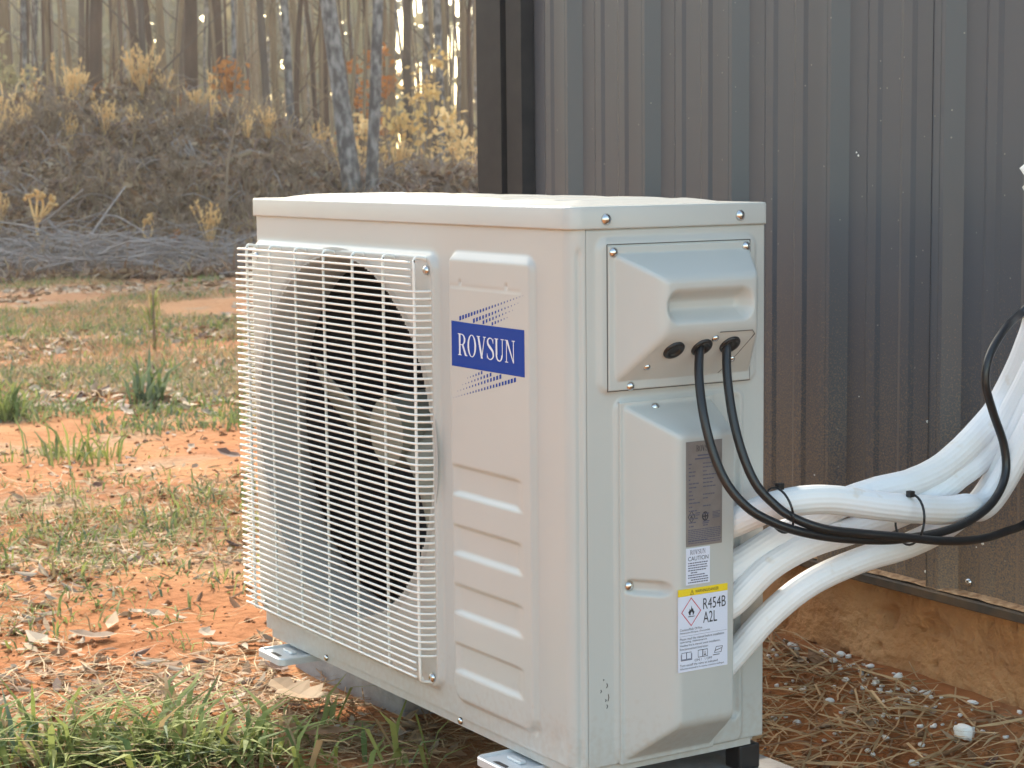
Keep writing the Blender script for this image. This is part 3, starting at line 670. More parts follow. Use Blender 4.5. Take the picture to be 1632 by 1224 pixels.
GLY = {
 'R': (.56, [R_(.07, 0, .17, 1), serif(.12, 0, .22), serif(.10, 1, .20), R_(.17, .955, .27, .995), R_(.17, .475, .27, .515)] + ring(.24, .735, .235, .262, -PI/2, PI/2, .10, .04) + [bar(.30, .50, .50, 0, .115), serif(.52, 0, .14)]),
 'O': (.58, ring(.29, .5, .265, .515, 0, 2*PI, .10, .035, 32)),
 'V': (.56, [bar(.09, 1, .30, 0, .11), bar(.47, 1, .29, 0, .045), serif(.10, 1, .21), serif(.47, 1, .18)]),
 'S': (.45, sweep(_s, .035+.085*np.exp(-((np.linspace(0, 1, len(_s))-.5)/.22)**2)) + [[(.385, .74), (.415, .74), (.415, .98), (.385, .94)], [(.03, .05), (.055, .05), (.055, .27), (.03, .27)]]),
 'U': (.58, [R_(.08, .28, .18, 1), R_(.455, .28, .495, 1), serif(.13, 1, .22), serif(.475, 1, .18)] + ring(.2875, .28, .2075, .295, PI, 2*PI, .085, .05)),
 'N': (.62, [R_(.10, 0, .14, 1), R_(.50, 0, .54, 1), [(.08, 1), (.20, 1), (.54, 0), (.50, 0)], serif(.12, 0, .18), serif(.52, 1, .18), serif(.09, 1, .14)]),
}
def word(s, x0, z0, wid, hgt):
    tot = sum(GLY[c][0] for c in s)+.02*(len(s)-1); sx = wid/tot; out = []; x = 0
    for c in s:
        w, ps = GLY[c]; out += [[(x0+(x+a)*sx, z0+b*hgt) for a, b in p] for p in ps]; x += w+.02
    return out
def stack(name, polys, m, parent, place, lift): return quad_strokes(name, polys, m, parent, place, lift, .000002)
stack('logo_word', word('ROVSUN', -.2695+OX, .5035, .1430, .0285), M['white_print'], logo, pl_front, .0006)

# ---- labels on the valve cover (plane x = VPX)
VPX = .0060+VP+.0002
pl_side = lambda y, z, l: (VPX+.0010+l, y, z)
def label(name, y0, y1, z0, z1, m, lab=None):
    o = box(name, (VPX-.0006, y0, z0), (VPX+.0008, y1, z1), m, unit)
    if lab: o['label'] = lab
    return o
YD, ZD = (0, 1, 0), (0, 0, 1)
rp = label('rating_plate', .1250, .1795, .2845, .4140, M['label_grey'])
stack('rating_plate_word', word('ROVSUN', .140, .4015, .026, .0075), M['ink'], rp, pl_side, 0)
rows = [.3955, .3915]+[.3855-.0048*k for k in range(17)]
pol = []
rr = random.Random(3)
for i, z in enumerate(rows):
    if i < 2: pol.append(R_(.142-.004*i, z, .164+.004*i, z+.0018)); continue
    y = .1285
    for _ in range(rr.randint(1, 3)):
        w = rr.uniform(.002, .006); pol.append(R_(y, z, y+w, z+.0014)); y += w+.0007
    y = .150
    if rr.random() < .9:
        for _ in range(rr.randint(2, 5)):
            w = rr.uniform(.002, .005); pol.append(R_(y, z, min(y+w, .1775), z+.0014)); y += w+.0006
            if y > .174: break
for k in range(9):
    y = .1275; z = .3045-.0022*k if k < 7 else .2905-.0024*(k-7)
    while y < (.176 if k not in (6,) else .155): w = rr.uniform(.002, .005); pol.append(R_(y, z, min(y+w, .1775), z+.0010)); y += w+.0006
for k in range(5): pol.append(R_(.1645, .3245-.0018*k, .1765-rr.uniform(0, .004), .3253-.0018*k))
pol.append(R_(.149, .3115, .1585, .3127)); pol.append(R_(.1385, .3250, .1455, .3262)); pol.append(R_(.1385, .3225, .1445, .3237))
stack('rating_plate_print', pol, M['ink_soft'], rp, pl_side, 0)
def frame_poly(pts, w):
    c = np.mean(pts, 0); P_ = np.array(pts); Q_ = c+(P_-c)*(1-w); n = len(pts)
    return [[tuple(P_[i]), tuple(P_[(i+1) % n]), tuple(Q_[(i+1) % n]), tuple(Q_[i])] for i in range(n)]
FLAME = [(-.42, -.55), (-.60, -.1), (-.38, .18), (-.36, .45), (-.12, .18), (.0, .95), (.16, .35), (.26, .55), (.40, .12), (.60, -.12), (.42, -.55), (.22, -.62), (.26, -.30), (.06, -.02), (-.12, -.28), (-.2, -.45), (-.10, -.62)]
def flame(cy, cz, s): return [[(cy+a*s, cz+b*s) for a, b in FLAME], R_(cy-.62*s, cz-.88*s, cy+.62*s, cz-.76*s)]
dia = lambda cy, cz, a, b: [(cy-a, cz), (cy, cz-b), (cy+a, cz), (cy, cz+b)]
stack('flame_symbol', frame_poly(dia(.1325, .3215, .0055, .0078), .18)+flame(.1325, .3212, .0030), M['ink'], rp, pl_side, .0001)
stack('listing_mark', ring(.1535, .3205, .0048, .0058, 0, 2*PI, .0016, .0016, 20)+[R_(.1505, .3198, .1565, .3212), R_(.1528, .3168, .1542, .3240)], M['ink'], rp, pl_side, .0001)
ca = label('caution_label', .1250, .1610, .2370, .2825, M['label_white'])
stack('caution_brand', word('ROVSUN', .1305, .2745, .0235, .0058), M['ink_soft'], ca, pl_side, .0)
text_mesh('caution_word', 'CAUTION', M['ink'], ca, pl_side(.1275, .2668, 0), YD, ZD, width=.031, height=.0053)
pol = []
for k in range(9):
    z = .2632-.0030*k; y = .1275+(.004 if k in (4, 7) else 0); end = .156+rr.uniform(-.002, .002)
    if k == 4: end = .140
    if k == 5: end = .152
    while y < end: w = rr.uniform(.0015, .004); pol.append(R_(y, z, y+w, z+.0013)); y += w+.0006
stack('caution_print', pol, M['ink_soft'], ca, pl_side, 0)
wa = label('warning_label', .1130, .1885, .1290, .2235, M['label_white'])
yb = label('warning_band', .1130, .1885, .2237, .2325, M['yellow'])
stack('warning_triangle', frame_poly([(.1305, .2248), (.1365, .2248), (.1335, .2312)], .22)+[R_(.1332, .2262, .1338, .2290)], M['ink'], yb, pl_side, 0)
text_mesh('warning_word', 'WARNING/DANGER', M['ink'], yb, pl_side(.1385, .2262, 0), YD, ZD, width=.036, height=.0038)
stack('hazard_diamond', frame_poly(dia(.1322, .2035, .0152, .0182), .09), M['red'], wa, pl_side, 0)
stack('hazard_flame', flame(.1325, .2040, .0078), M['ink'], wa, pl_side, 0)
text_mesh('refrigerant_code', 'R454B', M['ink'], wa, pl_side(.1505, .2040, 0), YD, ZD, width=.0350, height=.0140)
text_mesh('safety_class', 'A2L', M['ink'], wa, pl_side(.1505, .1870, 0), YD, ZD, width=.0215, height=.0140)
for s_, z, w in (('Caution/Risk Of Fire', .1805, .034), ('Attention/Risque d\'incendie', .1762, .046), ('Please read the manual before installation', .1690, .068), ('operating, maintenance.', .1648, .042), ('Veuillez lire le manuel avant installation,', .1606, .062), ('fonctionnement/entretien', .1564, .043), ('Turn on/off the valve as indicated', .1358, .058), ('Allumer/eteindre la vanne comme indique', .1313, .068)):
    text_mesh('warning_text', s_, M['ink'], wa, pl_side(.1150, z, 0), YD, ZD, width=w, height=.0030)
stack('label_rule', [R_(.1145, .1738, .187, .1741)], M['ink_soft'], wa, pl_side, 0)
bk = lambda y, z, w, h_: frame_poly(R_(y, z, y+w/2, z+h_), .16)+frame_poly(R_(y+w/2, z, y+w, z+h_), .16)
stack('manual_pictogram', bk(.1175, .1445, .0150, .0090)+[R_(.1165, .1432, .1335, .1442), R_(.1165, .1442, .1172, .1515), R_(.1328, .1442, .1335, .1515)], M['ink_soft'], wa, pl_side, 0)
stack('service_pictogram', bk(.1425, .1445, .0150, .0095)+[R_(.1530, .1462, .1538, .1515), R_(.1520, .1462, .1548, .1478)], M['ink'], wa, pl_side, 0)
stack('reader_pictogram', frame_poly([(.1675, .1470), (.1785, .1465), (.1810, .1545), (.1705, .1548)], .16)+[[(.1685, .1490), (.179, .1515), (.179, .1523), (.1685, .1500)], R_(.1655, .1440, .176, .1450)], M['ink'], wa, pl_side, 0)
text_mesh('switch_text', 'ON /   \\ OFF', M['ink'], wa, pl_side(.1375, .1402, 0), YD, ZD, width=.027, height=.0032)

#==================================================================== BLOCKS
for x0, x1, lab in ((-1.09, -.695, 'grey concrete block under the fan end of the unit'), (-.335, .130, 'pale concrete block under the labelled end of the unit')):
    o = box('concrete_block', (-(x1-x0)/2, -.1, 0), ((x1-x0)/2, .1, .09), M['concrete'], None, .004)
    o.location = ((x0+x1)/2, .236, -.130); tag(o, lab, 'concrete block', 'concrete blocks under the unit')

#==================================================================== PIPES, CABLES
def to_px(p): d = np.asarray(p)-CAM; return 816+FPX*(d@RI)/(d@FW)
def px_path(pts): return [at(0, X, x, y) for x, y, X in pts]
def pipe(P, r, label_, name='insulated_pipe', wav=0, xe=.10):
    P = [p for p in P if p[1] < .690 and to_px(p) < 1650]; P += [np.array([xe, .692, max(P[-1][2]+.11, .52)]), np.array([xe, .700, .66]), np.array([xe*.6+.04, .716, .72]), np.array([xe*.5+.05, .78, .75])]
    Q = catmull(P, 14); n = len(Q); k_ = np.arange(n); rad = r*(1+.025*(vnoise(k_*.33+r*9000, k_*0)-.5)+.008*(vnoise(k_*1.1+r*5000, k_*0+3)-.5))
    o = tube(name, Q, rad, M['pvc'], None, sides=72, ridges=1, rdepth=.035)
    return tag(o, label_, 'pipe', 'white insulated pipes from the unit to the wall')
xw = [(1640, 700)]
pA = px_path([(1120, 850, .022), (1166, 834, .040), (1236, 806, .085), (1310, 796, .110), (1400, 806, .118), (1465, 812, .112), (1530, 810, .100), (1590, 780, .085), (1640, 740, .075), (1690, 670, .07), (1710, 560, .06), (1712, 400, .055), (1712, 250, .055)])
pipe(pA, .0185, 'white ribbed pipe tied to the black cables, nearest the camera', xe=.150)
pB = px_path([(1120, 925, .020), (1166, 905, .024), (1240, 858, .040), (1320, 812, .050), (1390, 785, .050), (1450, 770, .048), (1505, 742, .046), (1560, 690, .044), (1602, 632, .040), (1636, 560, .036), (1660, 470, .030), (1672, 380, .028), (1676, 262, .02)])
pipe(pB, .0190, 'topmost white pipe, curving up beside the wall at right', xe=.088)
pC = px_path([(1120, 985, .030), (1166, 962, .038), (1225, 905, .055), (1290, 868, .062), (1370, 842, .060), (1450, 812, .055), (1520, 765, .050), (1585, 702, .046), (1640, 638, .042), (1680, 540, .036), (1690, 400, .03), (1690, 250, .02)])
pipe(pC, .0175, 'middle white pipe, passing between the topmost and the tied one', xe=.108)
pD = px_path([(1110, 1105, .012), (1166, 1048, .020), (1225, 982, .045), (1290, 930, .062), (1370, 893, .068), (1450, 868, .066), (1520, 830, .06), (1585, 765, .055), (1640, 700, .05), (1695, 620, .044), (1735, 460, .04), (1740, 250, .03)])
pipe(pD, .0170, 'lowest white pipe, sagging in front of the muddy slab', xe=.128)
def cable(P, lab):
    return tag(tube('power_cable', catmull(P, 12), .0057, M['cable'], None, sides=14), lab, 'cable', 'black cables from the unit')
cable(px_path([(1115, 546, .036), (1115, 556, .044), (1114, 600, .058), (1121, 660, .076), (1136, 720, .090), (1158, 770, .104), (1188, 806, .118), (1222, 828, .128), (1270, 846, .136), (1330, 857, .138), (1400, 861, .138), (1445, 858, .138), (1500, 848, .134), (1545, 830, .126), (1582, 800, .115), (1602, 758, .105), (1600, 710, .10), (1582, 655, .098), (1571, 610, .098), (1578, 565, .096), (1605, 520, .09), (1636, 490, .08)])+[np.array([.15, .70, .63]), np.array([.11, .715, .71]), np.array([.09, .78, .75])], 'black cable looping down from the middle grommet and back up at right')
cable(px_path([(1158, 542, .037), (1158, 553, .046), (1159, 600, .058), (1168, 665, .074), (1184, 725, .090), (1205, 772, .104), (1232, 802, .116), (1262, 824, .130), (1310, 842, .142), (1370, 850, .145), (1440, 856, .150), (1500, 862, .143), (1555, 860, .130), (1600, 848, .115), (1645, 824, .10)])+[np.array([.165, .68, .36]), np.array([.175, .685, .55]), np.array([.13, .71, .69]), np.array([.10, .78, .75])], 'black cable from the right grommet running low out of the picture')
def tie(px, pys, X0, lab, rad=(.030, .026), tilt=0):
    c = at(0, X0, px, pys); loop = [c+np.array([.026*math.cos(a), tilt*math.sin(a), rad[0]*math.sin(a)]) for a in np.linspace(0, 2*PI, 28)]
    o = empty('cable_tie', tuple(c), lab, 'cable tie', 'black cable ties round pipe and cables')
    V, F = tube_geo(np.array(loop)-c, .0016, 6); mesh_obj('strap', V, F, M['black'], o, True)
    h = box('tie_head', (-.004, -.004, rad[0]-.003), (.005, .004, rad[0]+.005), M['black'], o, .001); return o
tie(1242, 813, .112, 'black cable tie on the tied pipe close to the unit', (.0285, .03), -.006)
tie(1450, 828, .128, 'black cable tie on the tied pipe farther right', (.0320, .03), .004)

#==================================================================== VEGETATION AND LITTER
def gpt(px, py, z=-.115):
    """where a camera ray meets the terrain"""
    d = ray(px, py); t0 = .5; p = CAM
    for t in np.concatenate([np.arange(1.5, 8, .02), np.arange(8, 40, .05)]):
        p = CAM+t*d
        if p[2] <= ground_z(p[0], p[1]):
            for _ in range(12):
                p = CAM+t*d; t += (-.004 if p[2] <= ground_z(p[0], p[1]) else .001)
            return CAM+t*d
    return p
def blades(name, XY, hgt, wid, lean, mats, mi, label=None, kind='stuff', parent=None, base_z=None, curl=.5):
    """many curved blades, one mesh"""
    n = len(XY); XY = np.asarray(XY); z = ground_z(XY[:, 0], XY[:, 1]) if base_z is None else base_z
    hgt = np.broadcast_to(hgt, n); wid = np.broadcast_to(wid, n); lean = np.broadcast_to(lean, n)
    a = RNG.random(n)*2*PI; fa = a+PI/2+RNG.normal(0, .5, n)
    D = np.stack([np.cos(a), np.sin(a)], 1); Wd = np.stack([np.cos(fa), np.sin(fa)], 1)*wid[:, None]/2
    B = np.stack([XY[:, 0], XY[:, 1], z-.004], 1)
    ln = np.sin(lean)*hgt; up = np.cos(lean)*hgt
    mid = B+np.concatenate([D*(ln*.35)[:, None], (up*.6)[:, None]], 1)
    tip = B+np.concatenate([D*(ln*1.15)[:, None], (up*(1-.25*curl*RNG.random(n)))[:, None]], 1)
    W3 = np.concatenate([Wd, np.zeros((n, 1))], 1)
    V = np.stack([B-W3*.8, B+W3*.8, mid+W3, mid-W3, tip], 1).reshape(-1, 3)
    k = np.arange(n)[:, None]*5
    lp = np.concatenate([k+[0, 1, 2, 3], k+[3, 2, 4]], 1).ravel(); sz = np.tile([4, 3], n)
    o = np_mesh(name, V, lp, sz, mats, parent, mi=np.repeat(mi, 2))
    if kind: o['kind'] = kind
    if label: o['label'] = label
    return o
def flats(name, XY, ln, wd, mats, mi, tilt=.3, zoff=.004, fold=.3, label=None, base_z=None):
    """dead leaves: six sided, folded along the midrib"""
    n = len(XY); XY = np.asarray(XY); z = (ground_z(XY[:, 0], XY[:, 1]) if base_z is None else base_z)+zoff
    ln = np.broadcast_to(ln, n)[:, None]; wd = np.broadcast_to(wd, n)[:, None]
    a = RNG.random(n)*2*PI; e = RNG.normal(0, tilt, n); r = RNG.normal(0, tilt, n)
    d = np.stack([np.cos(a)*np.cos(e), np.sin(a)*np.cos(e), np.sin(e)], 1)
    s0 = np.stack([-np.sin(a), np.cos(a), np.zeros(n)], 1); u = np.cross(d, s0); s = s0*np.cos(r)[:, None]+u*np.sin(r)[:, None]; u = np.cross(d, s)
    c = np.stack([XY[:, 0], XY[:, 1], z], 1); f = (RNG.random((n, 1))*fold)*wd; cu = (RNG.random((n, 1))-.3)*.35*ln
    pts = [c-d*ln/2+u*cu*.5, c-d*ln*.15+s*wd/2+u*f, c+d*ln*.2+s*wd*.4+u*f, c+d*ln/2+u*cu, c+d*ln*.2-s*wd*.42+u*f, c-d*ln*.15-s*wd*.5+u*f]
    V = np.stack(pts, 1).reshape(-1, 3); k = np.arange(n)[:, None]*6
    lp = np.concatenate([k+[0, 1, 2, 3], k+[0, 3, 4, 5]], 1).ravel()
    o = np_mesh(name, V, lp, np.full(2*n, 4), mats, mi=np.repeat(mi, 2)); o['kind'] = 'stuff'
    if label: o['label'] = label
    return o
def clump(XY, k, r):
    return (XY[:, None, :]+RNG.normal(0, r, (len(XY), k, 2))).reshape(-1, 2)
def blob_xy(px, py, rx, ry, n):
    """n points round the ground spot at a pixel, radii in metres sideways / in depth"""
    p = gpt(px, py); a = RNG.normal(0, 1, (n, 2))
    return p[:2]+(a[:, :1]*rx/1.6)*RH+(a[:, 1:]*ry/1.6)*FH
def in_block(XY):
    x, y = XY[:, 0], XY[:, 1]
    return ((y > .12) & (y < .35) & (((x > -1.1) & (x < -.68)) | ((x > -.345) & (x < .14))))
def field(n, s0, s1, tl, tr_, pw=1.0):
    s = s0+(s1-s0)*RNG.random(n)**pw; f = RNG.random(n); t = (tl+(tr_-tl)*f)*s
    XY = np.stack([CAM[0]+s*FH[0]+t*RH[0], CAM[1]+s*FH[1]+t*RH[1]], 1)
    ok = ~((XY[:, 0] > -1.48) & (XY[:, 1] > BW_Y-.03)) & ~in_block(XY); return XY[ok]
def keep(XY, sc, thr, seed=0, soft=.08):
    f = fbm(XY[:, 0]*sc+seed, XY[:, 1]*sc+seed*1.7, 4); return XY[RNG.random(len(XY)) < np.clip((f-thr)/soft, 0, 1)]
GM = [M['grass_a'], M['grass_b'], M['grass_c'], M['grass_dry']]
def rmi(n, p): return RNG.choice(len(p), n, p=p)
# mid field: mixed dry and green
XY = keep(field(72000, 7.2, 16.5, -.40, .06), .8, .44, 3, .08); n = len(XY)
blades('dry_grass', XY, RNG.uniform(.02, .09, n), RNG.uniform(.004, .010, n), RNG.uniform(.4, 1.45, n), GM, rmi(n, [.06, .06, .06, .82]))
XY = clump(keep(field(4500, 6.4, 15, -.40, -.03), 1.0, .50, 8, .06), 12, .05); n = len(XY)
blades('green_grass', XY, RNG.uniform(.02, .07, n), RNG.uniform(.005, .010, n), RNG.uniform(.4, 1.35, n), GM, rmi(n, [.36, .34, .18, .12]))
# near patches
for px, py, rx, ry, n, h0, h1, pm in ((190, 842, .48, .55, 2200, .02, .09, (.52, .22, .05, .21)), (60, 872, .30, .50, 1100, .02, .085, (.5, .2, .05, .25)), (330, 826, .25, .36, 800, .02, .095, (.4, .3, .05, .25)), (90, 930, .3, .2, 260, .03, .08, (.5, .2, .05, .25)),
                                      (120, 728, .20, .06, 150, .05, .13, (.6, .35, .05, 0)), (20, 735, .1, .05, 60, .03, .08, (.6, .3, .1, 0)), (15, 668, .20, .12, 240, .06, .15, (.4, .5, .1, 0)),
                                      (330, 600, .5, .4, 700, .04, .12, (.35, .35, .1, .2)), (60, 600, .6, .3, 600, .04, .12, (.3, .35, .1, .25)), (200, 600, .5, .3, 400, .04, .10, (.25, .3, .1, .35)), (345, 625, .25, .12, 200, .04, .12, (.2, .3, .1, .4)),
                                      (130, 985, .2, .1, 110, .03, .08, (.4, .2, .05, .35)), (40, 1000, .2, .1, 80, .03, .08, (.4, .2, .05, .35)), (90, 1040, .2, .05, 60, .03, .07, (.5, .2, .1, .2))):
    XY = clump(blob_xy(px, py, rx, ry, n//9), 9, .022); XY = XY[~in_block(XY)]; n = len(XY)
    blades('grass_patch', XY, RNG.uniform(h0, h1, n)*RNG.uniform(.6, 1, n), RNG.uniform(.002, .007, n), RNG.uniform(.5, 1.55, n), GM, rmi(n, pm), curl=1.2)
# foreground blades, long and broad
for px, py, rx, ry, n, h0, h1 in ((60, 1210, .16, .09, 420, .06, .17), (190, 1215, .18, .08, 460, .06, .18), (310, 1205, .14, .07, 330, .05, .16), (395, 1212, .10, .05, 160, .05, .14), (250, 1150, .22, .03, 50, .05, .14), (640, 1210, .06, .03, 12, .05, .12), (450, 1150, .10, .04, 24, .04, .10), (540, 1215, .08, .03, 22, .04, .10)):
    XY = clump(blob_xy(px, py, rx, ry, n//8), 5, .012); XY = XY[~in_block(XY)]; n = len(XY)
    blades('long_grass', XY, RNG.uniform(h0, h1, n), RNG.uniform(.0045, .011, n), RNG.uniform(.55, 1.52, n), GM, rmi(n, (.62, .18, .04, .16)), curl=1.6)
# leaf litter and needles, near field
def thin_bare(XY):
    s_, t_ = to_st(XY[:, 0], XY[:, 1]); p = gpt(290, 965); sc0, tc0 = to_st(p[0], p[1])
    drop = np.where(((s_-sc0)/.42)**2+((t_-tc0)/.24)**2 < 1, .88, 0); drop = np.maximum(drop, np.where((s_ > 5.25) & (s_ < 7.0), .72, 0))
    return XY[RNG.random(len(XY)) > drop]
LM = [M['leaf_a'], M['leaf_b'], M['leaf_c'], M['leaf_d']]
XY = np.vstack([keep(field(5400, 2.55, 7.5, -.40, .02), 1.6, .53, 21, .05), field(540, 2.55, 7.5, -.40, .02), blob_xy(90, 1000, .45, .25, 160), blob_xy(420, 1100, .25, .07, 60), blob_xy(560, 1180, .2, .06, 60), blob_xy(150, 900, .5, .25, 240), blob_xy(100, 1090, .3, .08, 60), blob_xy(150, 880, .6, .5, 320)]); XY = thin_bare(XY[~in_block(XY)]); n = len(XY)
flats('leaf_litter', XY, RNG.uniform(.012, .055, n), RNG.uniform(.005, .020, n), LM, rmi(n, [.38, .27, .13, .22]))
XY = keep(field(12500, 7, 16, -.40, -.02), .9, .46, 33, .1); n = len(XY)
flats('far_leaf_litter', XY, RNG.uniform(.03, .09, n), RNG.uniform(.015, .05, n), LM, rmi(n, [.4, .28, .1, .22]))
def needles(name, XY, l0, l1, w, mats, mi, tilt=.12, zo=.004):
    n = len(XY); a = RNG.random(n)*2*PI; L_ = RNG.uniform(l0, l1, n); z = ground_z(XY[:, 0], XY[:, 1])+zo+RNG.random(n)*.006
    e = RNG.normal(0, tilt, n); d = np.stack([np.cos(a), np.sin(a), np.sin(e)], 1)*(L_/2)[:, None]; s = np.stack([-np.sin(a), np.cos(a), RNG.normal(0, .4, n)], 1)*w/2
    c = np.stack([XY[:, 0], XY[:, 1], z+np.abs(d[:, 2])*.8], 1); sag = np.zeros((n, 3)); sag[:, 2] = L_*RNG.normal(0.02, .05, n); sag[:, :2] = s[:, :2]/w*2*(L_*RNG.normal(0, .06, n))[:, None]
    V = np.stack([c-d-s*.6, c-d+s*.6, c+sag+s, c+sag-s, c+d], 1).reshape(-1, 3); k = np.arange(n)[:, None]*5
    o = np_mesh(name, V, np.concatenate([k+[0, 1, 2, 3], k+[3, 2, 4]], 1).ravel(), np.tile([4, 3], n), mats, mi=np.repeat(mi, 2)); o['kind'] = 'stuff'; return o
NM = [M['straw'], M['grass_dry'], M['leaf_b']]
XY = np.vstack([keep(field(6700, 2.5, 5.5, -.40, .02), 1.4, .46, 5, .08), blob_xy(470, 1120, .4, .12, 800), blob_xy(600, 1190, .3, .1, 700), blob_xy(330, 1080, .4, .12, 260)]); XY = thin_bare(XY[~in_block(XY)]); n = len(XY)
needles('pine_needles', XY, .03, .11, .0022, NM, rmi(n, [.5, .3, .2]))
# straw on the slope between unit and wall
def slope_xy(n): x = RNG.uniform(-.55, .55, n); y = RNG.uniform(.25, .70, n); XY = np.stack([x, y], 1); return XY[~in_block(XY)]
XY = slope_xy(2600); XY = XY[RNG.random(len(XY)) < np.clip(1.25-(XY[:, 1]-.3)*1.7, .25, 1)]; n = len(XY)
needles('pine_straw', XY, .04, .16, .0034, NM, rmi(n, [.62, .23, .15]), tilt=.10)
XY = slope_xy(90); n = len(XY); flats('slope_leaf_litter', XY, RNG.uniform(.015, .06, n), RNG.uniform(.008, .03, n), LM, rmi(n, [.3, .45, .15, .1]))
# clods and grit, one heap of small stones
base = [np.array(v) for v in ((1, 0, 0), (-1, 0, 0), (0, 1, 0), (0, -1, 0), (0, 0, .8), (0, 0, -.8))]; fo = [(0, 2, 4), (2, 1, 4), (1, 3, 4), (3, 0, 4), (2, 0, 5), (1, 2, 5), (3, 1, 5), (0, 3, 5)]
XY = np.vstack([field(4600, 2.5, 8.0, -.40, .02), slope_xy(700)]); XY = XY[~in_block(XY)]; n = len(XY); r_ = .0022+.007*RNG.random(n)**4; z_ = ground_z(XY[:, 0], XY[:, 1])
VV = np.array(base)[None]*(1+RNG.normal(0, .28, (n, 6, 3)))*r_[:, None, None]+np.stack([XY[:, 0], XY[:, 1], z_+r_*.3], 1)[:, None, :]
o = np_mesh('clods', VV.reshape(-1, 3), (np.arange(n)[:, None, None]*6+np.array(fo)[None]).ravel(), np.full(n*8, 3), [M['clod'], M['leaf_b'], M['stick']], mi=np.repeat(rmi(n, [.8, .12, .08]), 8)); o['kind'] = 'stuff'
# individual dead leaves one can pick out
def lobed_leaf(L, Wd, lobes=4, seed=0):
    r = random.Random(seed); pts = []; 
    for side in (1, -1):
        row = []
        for i in range(lobes*2+1):
            f = i/(lobes*2); w = math.sin(PI*min(1, f*.9+.06))*(1 if i % 2 else .52)*Wd/2*r.uniform(.85, 1.15); row.append((f*L-L/2, side*w))
        pts.append(row)
    V = []; F = []; n = lobes*2+1; cz = lambda x, y: .16*abs(y)+.30*x*x/L*1.2+.25*y*y/Wd
    for i in range(n):
        x = pts[0][i][0]; V += [(x, pts[0][i][1], cz(x, pts[0][i][1])), (x, 0, cz(x, 0)), (pts[1][i][0], pts[1][i][1], cz(x, pts[1][i][1]))]
    for i in range(n-1): a = 3*i; F += [(a, a+3, a+4, a+1), (a+1, a+4, a+5, a+2)]
    return V, F
for i, (px, py, L, Wd, mk, lb, rz, tl, lab) in enumerate((
    (478, 1128, .11, .075, 'leaf_a', 4, .3, .12, 'large lobed tan oak leaf lying in front of the left concrete block'),
    (500, 1192, .12, .035, 'leaf_b', 1, .9, .15, 'long curled russet leaf near the bottom edge below the grille'),
    (440, 1085, .07, .05, 'leaf_c', 3, 2.0, .5, 'dark purple brown curled leaf by the left mounting foot'),
    (330, 1015, .05, .045, 'leaf_d', 2, .2, .3, 'small pale leaf on bare clay left of the unit base'),
    (148, 1020, .11, .06, 'weed_grey', 2, 1.0, .15, 'broad grey leaf flat on the clay among foreground grass'),
    (215, 982, .06, .035, 'leaf_d', 1, 2.4, .25, 'bright tan oval leaf on the bare clay patch'),
    (245, 985, .07, .035, 'leaf_d', 1, .6, .25, 'pale white edged leaf beside the bright tan oval leaf'),
    (180, 1000, .12, .035, 'leaf_a', 1, -.5, .2, 'long twisted tan leaf on the bare clay patch'),
    (60, 1028, .12, .045, 'leaf_d', 1, .1, .15, 'long pale leaf lying near the left picture edge'),
    (305, 715, .04, .035, 'leaf_d', 1, .3, .5, 'small pale upright leaf on the clay behind the grass band'),
    (205, 660, .12, .05, 'leaf_d', 3, .2, .4, 'pale crumpled leaf in front of the spiky green tuft'),
    (335, 662, .08, .05, 'leaf_d', 2, .8, .5, 'grey pale crumpled leaf on clay near the grille'),
    (365, 728, .10, .06, 'leaf_c', 2, .8, .5, 'dark crumpled leaf on clay just left of the grille'),
    (720, 1210, .06, .03, 'leaf_b', 2, .8, .3, 'brown leaf in the shade under the front of the unit'))):
    k_ = 1.15 if i in (0, 1) else .8; V, F = lobed_leaf(L*k_, Wd*k_, lb, i); p = gpt(px, py)
    o = mesh_obj('dead_leaf', V, F, M[mk]); o.location = (p[0], p[1], p[2]+(.022 if i in (0, 1, 2) else .007)); o.rotation_euler = (tl*.7, tl*.5, rz); tag(o, lab, 'leaf', 'single dead leaves on the ground')
# green tufts that stand out
def tuft(px, py, n, h0, h1, w, mats, mi, lab, cat, name='grass_tuft', lean=(.2, 1.1), rad=.05):
    p = gpt(px, py); root = empty(name, (p[0], p[1], p[2]), lab, cat)
    a = RNG.normal(0, rad/1.5, (n, 2))
    b = blades('blade_cluster', a, RNG.uniform(h0, h1, n), RNG.uniform(w*.7, w*1.2, n), RNG.uniform(*lean, n), mats, mi, kind='stuff', parent=root, base_z=np.zeros(n))
    return root
tuft(238, 645, 46, .12, .26, .016, [M['grass_c'], M['grass_b']], rmi(46, [.65, .35]), 'spiky blue green tuft standing alone on orange clay', 'plant', lean=(.3, 1.2))
tuft(12, 668, 70, .10, .20, .010, [M['grass_a'], M['grass_b']], rmi(70, [.5, .5]), 'round green grass tuft at the left picture edge', 'grass tuft')
tuft(118, 735, 40, .08, .18, .009, [M['grass_a'], M['grass_b']], rmi(40, [.7, .3]), 'low bright green tuft crossing the bare clay strip', 'grass tuft', rad=.12)
tuft(640, 1214, 9, .12, .21, .008, [M['grass_a'], M['grass_dry']], rmi(9, [.8, .2]), 'tall green blades leaning beside the shaded underside of the unit', 'grass tuft', lean=(.5, 1.2), rad=.03)
p = gpt(246, 560); sp = empty('seedling', tuple(p), 'thin olive seedling with a feathery top standing in mid field', 'plant')
n = 60; blades('foliage', RNG.normal(0, .02, (n, 2)), RNG.uniform(.05, .17, n), .008, RNG.uniform(.2, 1.0, n), [M['grass_a'], M['grass_dry']], rmi(n, [.5, .5]), kind=None, parent=sp, base_z=RNG.uniform(0, .25, n))
tube('stem', [(0, 0, -.02), (.005, 0, .12), (-.004, .003, .30)], [.009, .007, .003], M['weed_grey'], sp, 6)
